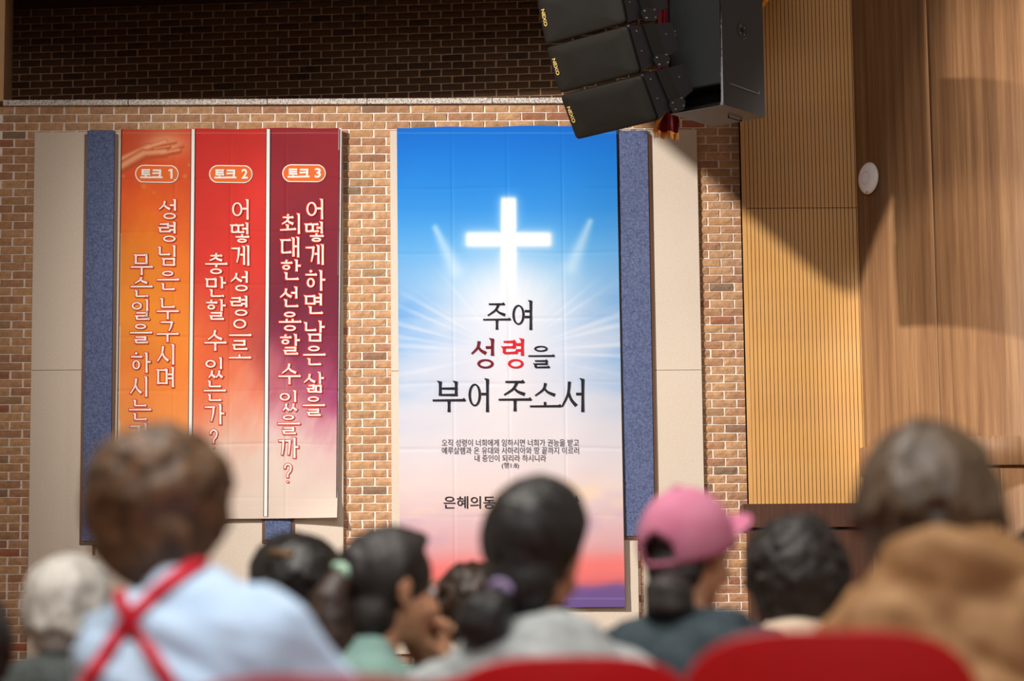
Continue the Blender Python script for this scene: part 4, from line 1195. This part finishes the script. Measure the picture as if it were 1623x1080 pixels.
    # hair
    if g('hair'):
        hb = Blob(); g('hair')(hb)
        hb.grow('hair', g('hair_m'), root, .0075, g('hair_smooth', 3), lambda co: g('hair_amp', .003) * sn(co, g('hair_f', 60), 5, 3), T)
    if g('extra'): g('extra')(root, T, neck, shl, tp)
    root['_n'] = 0; del root['_n']
    return root

def meridian(b, phi, t0, t1, rad, k, rr=.010, jit=.004, flare=0.0, drop=0.0, cen=(0, -.012, .028), wave=0.0, rnd=None):
    """one lock of hair running down the skull from the crown; phi 0 = back"""
    rnd = rnd or random
    ph0 = rnd.uniform(0, 6.28); out = rnd.uniform(0, jit); pts = []; rs = []
    n = 9
    for i in range(n + 1):
        t = t0 + (t1 - t0) * i / n; s_ = math.sin(t); z = math.cos(t)
        zz = z if t < PI * .5 else -(t - PI * .5) * 1.0
        rr_ = s_ if t < PI * .5 else 1.0 - max(0, t - PI * .55) * .10
        f_ = 1 + flare * max(0, t - 1.1)
        p_ = phi + wave * math.sin(t * 5 + ph0)
        pts.append((cen[0] + math.sin(p_) * (rad[0] + out) * rr_ * f_, cen[1] - math.cos(p_) * (rad[1] + out) * rr_ * f_, cen[2] + zz * (rad[2] + out) - drop * max(0, t - 1.4)))
        rs.append(rr * (1 - .35 * (i / n)))
    b.limb(pts, rs)

def hair_base(b, r=(.082, .100, .094), c=(0, -.016, .032)):
    b.ell(c, r)
def hair_bob(span=2.35, t1=2.0, n=44, rad=(.088, .104, .098), flare=.14, low=(0, -.045, -.035), lowr=(.088, .072, .085), rr=.012, wave=.1, seed=1, jit=.012, drop=0.0):
    def f(b):
        rnd = random.Random(seed); hair_base(b, tuple(x - .004 for x in rad)); b.ell(low, lowr)
        for i in range(n):
            ph = -span + 2 * span * (i + rnd.uniform(-.3, .3)) / (n - 1)
            tt = t1 if abs(ph) < 1.9 else t1 * .72
            meridian(b, ph, .12, tt + rnd.uniform(-.15, .15), rad, 0, rr, jit, flare, drop, wave=wave, rnd=rnd)
    return f
def hair_curly(rad=(.098, .112, .104), n=240, rr=(.011, .019), zmin=-.75, low=None, seed=2, face=.45):
    def f(b):
        rnd = random.Random(seed); hair_base(b, tuple(x - .010 for x in rad))
        if low: b.ell(*low)
        k = 0
        while k < n:
            v = Vector((rnd.gauss(0, 1), rnd.gauss(0, 1), rnd.gauss(0, 1))).normalized()
            if v.z < zmin or (v.y > face and v.z < .45): continue
            k += 1; w = 1 + (.10 * max(0, -v.z)); s_ = rnd.uniform(*rr)
            t = v.cross(Vector((rnd.uniform(-1, 1), rnd.uniform(-1, 1), rnd.uniform(-1, 1)))).normalized()
            c = Vector((v.x * rad[0] * w, v.y * rad[1] * w - .016, v.z * rad[2] + .026))
            b.limb([c - t * .016, c + v * .006, c + t * .016], [s_ * .7, s_, s_ * .7])
    return f
def hair_tied(rad=(.080, .098, .091), tail=None, tail_r=None, seed=3, n=36):
    """sleek hair drawn back to a knot; tail = points of the pony tail in head space"""
    def f(b):
        rnd = random.Random(seed); hair_base(b, rad, (0, -.014, .030)); b.ell((0, -.045, -.052), (.066, .055, .068)); kn = Vector(tail[0]) if tail else Vector((0, -.1, -.03))
        for i in range(n):
            a = -2.2 + 4.4 * i / (n - 1)      # from the hairline over the skull to the knot
            st = Vector((math.sin(a) * rad[0] * .98, math.cos(a) * rad[1] * .62, .03 + math.cos(a) * .075 + .01))
            m_ = Vector((math.sin(a) * rad[0] * 1.0, -.03, .03 + math.cos(a) * rad[2] * .98))
            e_ = kn + Vector((rnd.uniform(-.008, .008), .012, rnd.uniform(-.008, .008)))
            c = resample([(st.x, st.y), (m_.x, m_.y), (e_.x, e_.y)], 5); cz = resample([(0, st.z), (0, m_.z), (0, e_.z)], 5)
            for (x, y), (_, z) in zip(c, cz):
                v = Vector((x, y + .014, z - .030)); q = (v.x / rad[0]) ** 2 + (v.y / rad[1]) ** 2 + (v.z / rad[2]) ** 2
                if q < 1 and (Vector((x, y, z)) - kn).length > .03: v = v / math.sqrt(q) * .985
                b.ell((v.x, v.y - .014, v.z + .030), (.0085,) * 3, None, False)
    return f

def tail(root, T, pts, rad, mat, name='ponytail', seed=5, n=12, spread=.8):
    rnd = random.Random(seed); b = Blob(); b.limb(pts, [r_ * .8 for r_ in rad])
    for i in range(n):
        a = 2 * PI * i / n; q = [Vector(p_) + Vector((math.cos(a + j_ * .25), math.sin(a + j_ * .25), 0)) * rad[j_] * spread for j_, p_ in enumerate(pts)]
        b.limb(q, [max(.007, r_ * .33) for r_ in rad])
    return b.grow(name, mat, root, .0075, 2, lambda co: .003 * sn(co, 60, 6, 3), T)
def scrunchie(root, T, c, r_, mat, axis=(0, 1, .3), name='scrunchie'):
    b = Blob(); q = Vector(axis).to_track_quat('Z', 'Y')
    for i in range(22):
        a = 2 * PI * i / 22; k_ = 1 + .12 * math.sin(a * 7)
        b.ell(Vector(c) + q @ Vector((math.cos(a) * r_ * k_, math.sin(a) * r_ * k_, .004 * math.sin(a * 9))), (r_ * .46,) * 3, None, False)
    return b.grow(name, mat, root, .005, 2, None, T)
def to_local(root):
    m = Matrix.Translation(root.location) @ root.rotation_euler.to_matrix().to_4x4(); mi = m.inverted()
    def frm(px, py):
        o_ = mi @ CAM; d_ = (mi.to_3x3() @ (fwd * F + RT * (px - 811.5) - UP * (py - 540.0))).normalized(); return o_, d_
    return frm

HM = {
 'auburn': hair_mat('auburn_hair', (30, 19, 13), (122, 88, 58), .48, 34, .11), 'brown': hair_mat('brown_hair', (48, 37, 28), (110, 90, 70), .42, 8, .2),
 'black': hair_mat('black_hair', (14, 13, 13), (44, 42, 42), .36), 'soft': hair_mat('soft_black_hair', (16, 14, 14), (56, 50, 48), .5),
 'white': hair_mat('white_hair', (128, 124, 118), (222, 218, 210), .5, 9, .2), 'tail': hair_mat('dark_brown_hair', (26, 18, 14), (70, 50, 38), .42)}
CM = {
 'blue': cloth_mat('pale_blue_shirt', (188, 212, 238), (174, 200, 230), .8, 8), 'sage': cloth_mat('sage_cloth', (126, 158, 150), (108, 138, 132)),
 'grey': cloth_mat('grey_marl_cloth', (176, 182, 182), (150, 156, 158), .9, 30), 'teal': cloth_mat('dark_teal_cloth', (66, 78, 84), (48, 60, 66)),
 'tan': cloth_mat('tan_quilted_cloth', (158, 120, 80), (128, 92, 58), .6, 10), 'charcoal': cloth_mat('charcoal_cloth', (78, 84, 82), (52, 56, 56), .75, 18),
 'dark': cloth_mat('dark_cloth', (40, 42, 46)), 'cream': cloth_mat('cream_cloth', (226, 208, 186), (208, 188, 164)), 'black': cloth_mat('black_knit', (22, 22, 24)),
 'navy': cloth_mat('navy_cloth', (34, 40, 54)), 'red': cloth_mat('red_strap', (196, 16, 44), (176, 8, 36), .6), 'mint': cloth_mat('mint_cloth', (190, 226, 200), (170, 210, 186), .6),
 'lilac': cloth_mat('lilac_cloth', (206, 186, 226), (150, 130, 180), .6), 'pink': cloth_mat('pink_cap_cloth', (208, 132, 158), (192, 108, 138), .85, 9), 'lining': cloth_mat('cap_lining', (120, 44, 58))}

# --- the woman in the pale blue shirt with crossed red apron straps
def straps(root, T, neck, shl, tp):
    f_ = to_local(root)
    bvh_frm = lambda x, z: f_(x, z)
    for pts in ([(326, 890), (268, 930), (209, 985), (166, 1048), (132, 1100)], [(178, 900), (192, 948), (211, 988), (250, 1052), (286, 1104)]):
        ribbon_on(tp, pts, 19, 'apron_strap', CM['red'], root, bvh_frm, .007)
persons = []
def add(chair=None, **k):
    r_ = person(k); persons.append(r_)
    return r_
add(px=262, ytop=672, D=4.55, hs=1.06, yaw=-32, hyaw=-25, tilt=-3, lean=.16, side=-.15, sh=.142, torso=1.10, shrug=.035, hair_h=.026, inf=.026,
    noff=(.082, -.01, .0), arm_r=((.15, .12, -.20), (.08, .38, -.22), (.2, 1, 0), (0, 0, -1)), wrinkle=.012, seed=3,
    top=CM['blue'], hair=hair_curly((.100, .110, .096), 430, (.008, .016), -.80, ((0, -.035, -.045), (.094, .080, .080))), hair_m=HM['auburn'], hair_amp=.005, hair_f=45, hair_smooth=2, top_name='shirt', skin=M['skin_pale'],
    collar=lambda H, N, T: [(tuple(N + Vector((0, -.012, .045))), (.072, .066, .035))],
    extra=straps, label='person in a pale blue shirt with red straps crossed on the back')
# --- the woman in the tan hooded coat
def coat_hood(H, N, T):
    return [(tuple(N + Vector((-.01, -.07, .055))), (.155, .110, .095)), (tuple(N + Vector((-.06, -.09, -.02))), (.15, .11, .10)), (tuple(N + Vector((.09, -.08, -.03))), (.15, .11, .10)), (tuple(N + Vector((.0, .03, .02))), (.12, .10, .08))]
add(px=1470, ytop=678, D=4.65, hs=1.06, yaw=-12, hyaw=-18, lean=.10, side=-.02, sh=.185, torso=1.25, shrug=.02, hair_h=.022, inf=.050, wrinkle=.026, seed=6,
    noff=(.055, 0, 0), top=CM['tan'], hair=hair_bob(2.3, 2.05, 46, (.092, .106, .100), .22, (0, -.040, -.045), (.100, .084, .095), .013, .08, 4, .012), hair_m=HM['brown'], hair_amp=.003, top_name='quilted_coat',
    collar=coat_hood, label='person with a brown bob in a tan hooded quilted coat')
# --- the woman with the low black ponytail in a grey hooded top
def p6_extra(root, T, neck, shl, tp):
    tail(root, T, [(-.012, -.100, -.085), (-.02, -.125, -.11), (-.022, -.125, -.15), (-.02, -.11, -.18)], [.022, .042, .046, .030], HM['black'])
    scrunchie(root, T, (-.012, -.098, -.080), .016, CM['lilac'])
    b = Blob()
    for i in range(26):
        a = 2 * PI * i / 26; b.ell(neck + Vector((math.cos(a) * .064, math.sin(a) * .060 - .004, .068 + .012 * math.sin(a))), (.018, .018, .026), None, False)
    b.grow('inner_collar', CM['black'], root, .007, 3)
add(px=845, ytop=768, D=5.3, hs=1.13, yaw=-12, hyaw=-24, tilt=5, lean=.10, sh=.185, torso=1.05, hair_h=.008, inf=.022, wrinkle=.011, seed=9, top_name='hooded_top',
    top=CM['grey'], hair=hair_tied((.084, .102, .096), [(-.012, -.094, -.075)], None, 3), hair_m=HM['black'], hair_amp=.0012,
    collar=lambda H, N, T: [(tuple(N + Vector((.055, -.04, .030))), (.080, .065, .040)), (tuple(N + Vector((-.055, -.045, .015))), (.080, .06, .040)), (tuple(N + Vector((0, -.085, -.03))), (.10, .05, .05))],
    extra=p6_extra, label='person with a low black ponytail and lilac hair tie in a grey hooded top')
# --- the person in the pink cap
def cap(root, T, neck, shl, tp):
    Tc = T @ Matrix.Translation((0, -.012, .014)) @ Matrix.Rotation(R(24), 4, 'X')
    rx_, ry_, rz_ = .099, .116, .124; nt, npn = 18, 72; vs = []; fs = []
    t_end = PI * .56
    for i in range(nt + 1):
        t = t_end * i / nt
        for j_ in range(npn):
            ph = 2 * PI * j_ / npn; bul = 1 + .012 * math.cos(6 * ph) * math.sin(t) - (.015 * (t / t_end) ** 4)
            vs.append(Tc @ Vector((math.sin(ph) * math.sin(t) * rx_ * bul, -math.cos(ph) * math.sin(t) * ry_ * bul, math.cos(t) * rz_)))
    for i in range(nt):
        for j_ in range(npn):
            ph = 2 * PI * (j_ + .5) / npn; ph = ph - 2 * PI if ph > PI else ph; t = t_end * (i + .5) / nt
            if abs(ph) < .46 and t < t_end * .93 and t > t_end * (.93 - .26 * math.sqrt(max(0, 1 - (ph / .46) ** 2))): continue
            k_ = (j_ + 1) % npn; fs.append((i * npn + j_, (i + 1) * npn + j_, (i + 1) * npn + k_, i * npn + k_))
    c = link('cap', mesh('cap', vs, fs), CM['pink'], root, True); md_ = c.modifiers.new('s', 'SOLIDIFY'); md_.thickness = .004
    vs = []; fs = []; na, nr_ = 24, 8
    for i in range(na + 1):
        a = -1.32 + 2.64 * i / na
        for j_ in range(nr_ + 1):
            w = j_ / nr_; e_ = .088 * math.sqrt(max(0, 1 - (a / 1.38) ** 2)) * w
            x = math.sin(a) * rx_ * .97 * (1 + .12 * w * 0); y = math.cos(a) * ry_ * .97 + e_; z = math.cos(t_end) * rz_ + .006 - 1.3 * x * x + .12 * e_ + .026
            vs.append(Tc @ Vector((x, y, z)))
    for i in range(na):
        for j_ in range(nr_): q = i * (nr_ + 1) + j_; fs.append((q, q + 1, q + nr_ + 2, q + nr_ + 1))
    br_ = link('brim', mesh('brim', vs, fs), CM['pink'], c, True); md_ = br_.modifiers.new('s', 'SOLIDIFY'); md_.thickness = .005
    bt = Tc @ Vector((0, 0, rz_ + .002)); v, f = ICO2
    link('button', mesh('button', v * np.array([.009, .009, .005]) + np.array(bt), f.tolist()), CM['pink'], c, True)
    tail(root, T, [(.03, -.095, -.075), (.035, -.11, -.10), (.035, -.105, -.145), (.03, -.09, -.17)], [.030, .050, .052, .030], HM['soft'])
add(px=1092, ytop=773, D=5.85, hs=1.0, yaw=-18, hyaw=-42, lean=.10, sh=.19, torso=1.08, hair_h=.024, inf=.024, wrinkle=.011, seed=12, top_name='hooded_top', skin=M['skin'],
    top=CM['teal'], hair=hair_bob(2.0, 1.8, 30, (.080, .097, .090), .0, (0, -.05, -.045), (.070, .052, .06), .009, .04, 7, .004), hair_m=HM['soft'],
    collar=lambda H, N, T: [(tuple(N + Vector((.07, -.03, .02))), (.075, .06, .032)), (tuple(N + Vector((-.05, -.06, -.01))), (.09, .06, .04))],
    extra=cap, label='person in a pink baseball cap and dark teal hooded top')
# --- curly black hair, cream collar
add(px=1262, ytop=815, D=6.6, hs=1.04, yaw=-18, lean=.08, sh=.18, hair_h=.038, inf=.022, seed=15, top_name='jacket', top=CM['cream'],
    hair=hair_curly((.106, .116, .108), 330, (.009, .017), -.85, ((0, -.03, -.05), (.094, .080, .080)), 6), hair_m=HM['soft'], hair_amp=.010, hair_f=34, hair_smooth=1,
    collar=lambda H, N, T: [(tuple(N + Vector((0, -.02, .045))), (.090, .078, .045)), (tuple(N + Vector((0, -.02, -.03))), (.15, .09, .06))], label='person with short curly black hair and a cream collar')
# --- profile with a green scrunchie, hands clasped at the mouth
def p4_extra(root, T, neck, shl, tp):
    tail(root, T, [(0, -.112, .018), (0, -.130, -.03), (.0, -.125, -.10), (.01, -.105, -.175)], [.022, .040, .050, .034], HM['tail'])
    scrunchie(root, T, (0, -.106, .020), .021, CM['mint'], (0, 1, .6))
def clasp(side):
    def f(H, shl):
        wr = H + Vector((side * .035, .135, -.175)); el = shl[0 if side < 0 else 1] + Vector((side * .03, .12, -.21))
        return el, wr, Vector((-side * .25, .12, 1)), Vector((-side * .8, -.5, .0))
    return f
add(px=618, ytop=840, D=6.1, hs=1.10, yaw=-48, hyaw=-62, nod=-4, lean=.14, sh=.175, hair_h=.006, inf=.018, voxel=.0062, wrinkle=.008, seed=18, top_name='hooded_top', top=CM['sage'], curl=.75,
    hair=hair_tied((.080, .100, .092), [(0, -.108, .018)], None, 8), hair_m=HM['soft'], hair_amp=.001, arm_l=clasp(-1), arm_r=clasp(1),
    collar=lambda H, N, T: [(tuple(N + Vector((0, -.035, .045))), (.082, .060, .045)), (tuple(N + Vector((0, -.07, .0))), (.12, .065, .06))],
    extra=p4_extra, label='person in profile with a mint green scrunchie, hands clasped before the mouth')
# --- black hair behind the blue shirt
def p3_extra(root, T, neck, shl, tp):
    b = Blob(); b.limb([(-.055, -.078, .075), (-.02, -.098, .065)], [.012, .012]); b.grow('hair_clip', CM['cream_brown'], root, .005, 2, None, T)
CM['cream_brown'] = cloth_mat('brown_clip', (120, 92, 62), (90, 66, 44), .4)
add(px=470, ytop=850, D=6.8, hs=1.2, yaw=8, lean=.08, sh=.18, hair_h=.010, seed=21, top_name='jacket', top=CM['dark'],
    hair=hair_tied((.088, .100, .092), [(0, -.100, -.03)], None, 9), hair_m=HM['black'], extra=p3_extra, label='person with smooth black hair and a brown clip behind the blue shirt')
# --- white haired person at the left
add(px=112, ytop=884, D=6.2, hs=1.0, yaw=-24, lean=.10, sh=.18, hair_h=.016, inf=.026, wrinkle=.010, seed=24, top_name='quilted_jacket', top=CM['charcoal'],
    hair=hair_bob(2.1, 2.3, 44, (.088, .100, .094), .02, (0, -.040, -.03), (.070, .056, .075), .011, .08, 11, .010), hair_m=HM['white'], hair_amp=.003,
    collar=lambda H, N, T: [(tuple(N + Vector((0, -.012, .045))), (.078, .070, .04)), (tuple(N + Vector((0, -.02, .0))), (.11, .09, .045))],
    label='person with short white hair and a charcoal quilted jacket')
# --- further forward, half hidden
add(px=748, ytop=889, D=7.8, hs=1.0, yaw=-5, lean=.08, sh=.18, hair_h=.020, seed=27, top_name='jacket', top=CM['dark'], voxel=.011,
    hair=hair_curly((.090, .100, .092), 200, (.009, .014), -.8, ((0, -.03, -.05), (.085, .072, .07)), 13), hair_m=HM['tail'], label='person with brown curly hair between the two ponytails, furthest forward')
add(px=1655, ytop=842, D=6.8, hs=1.05, yaw=-5, lean=.08, sh=.20, hair_h=.012, seed=30, top_name='jacket', top=CM['navy'], voxel=.011,
    hair=hair_bob(2.1, 1.9, 34, (.090, .102, .094), .03, seed=14), hair_m=HM['black'], label='person with black hair cut by the right edge behind the tan coat')
add(px=-62, ytop=930, D=5.3, hs=1.0, yaw=-5, lean=.06, sh=.17, hair_h=.020, seed=33, top_name='jacket', top=CM['dark'], voxel=.011, inf=.03,
    hair=hair_curly((.092, .102, .094), 200, (.009, .014), -.8, ((0, -.03, -.05), (.085, .072, .07)), 16), hair_m=HM['soft'], label='person in a dark jacket cut by the left edge')

# chairs: three empty ones nearest the camera, then one under each person
place_chair(1332, 992, 3.80, R(-4), 'large red plastic chair back at the right, nearest the camera')
place_chair(893, 1036, 4.40, R(3), 'red plastic chair back in the middle below the grey hooded top')
place_chair(515, 1066, 3.50, R(-4), 'red plastic chair back at the bottom edge below the blue shirt')
seat_of = {'pale blue': 'under the person in the pale blue shirt', 'tan hooded': 'under the person in the tan coat', 'lilac': 'under the person with the low ponytail', 'pink baseball': 'under the person in the pink cap',
           'curly black': 'under the person with curly black hair', 'mint': 'under the person with the mint scrunchie', 'brown clip': 'under the person with the brown hair clip', 'white hair': 'under the white haired person',
           'brown curly': 'under the person sitting furthest forward', 'right edge': 'under the person cut by the right edge', 'left edge': 'under the person cut by the left edge'}
for pr in persons:
    lab = next(v for k_, v in seat_of.items() if k_ in pr['label'])
    ch = place_chair(811, 900, 5, pr.rotation_euler.z, 'red plastic chair ' + lab, .825)
    q = Matrix.Rotation(pr.rotation_euler.z, 3, 'Z') @ Vector((0, -.03, 0))
    ch.location = (pr.location.x + q.x, pr.location.y + q.y, 0)
    if pr.location.y < 5:
        for c_ in ch.children:
            if c_.name.startswith('back'): c_.scale.z = .88
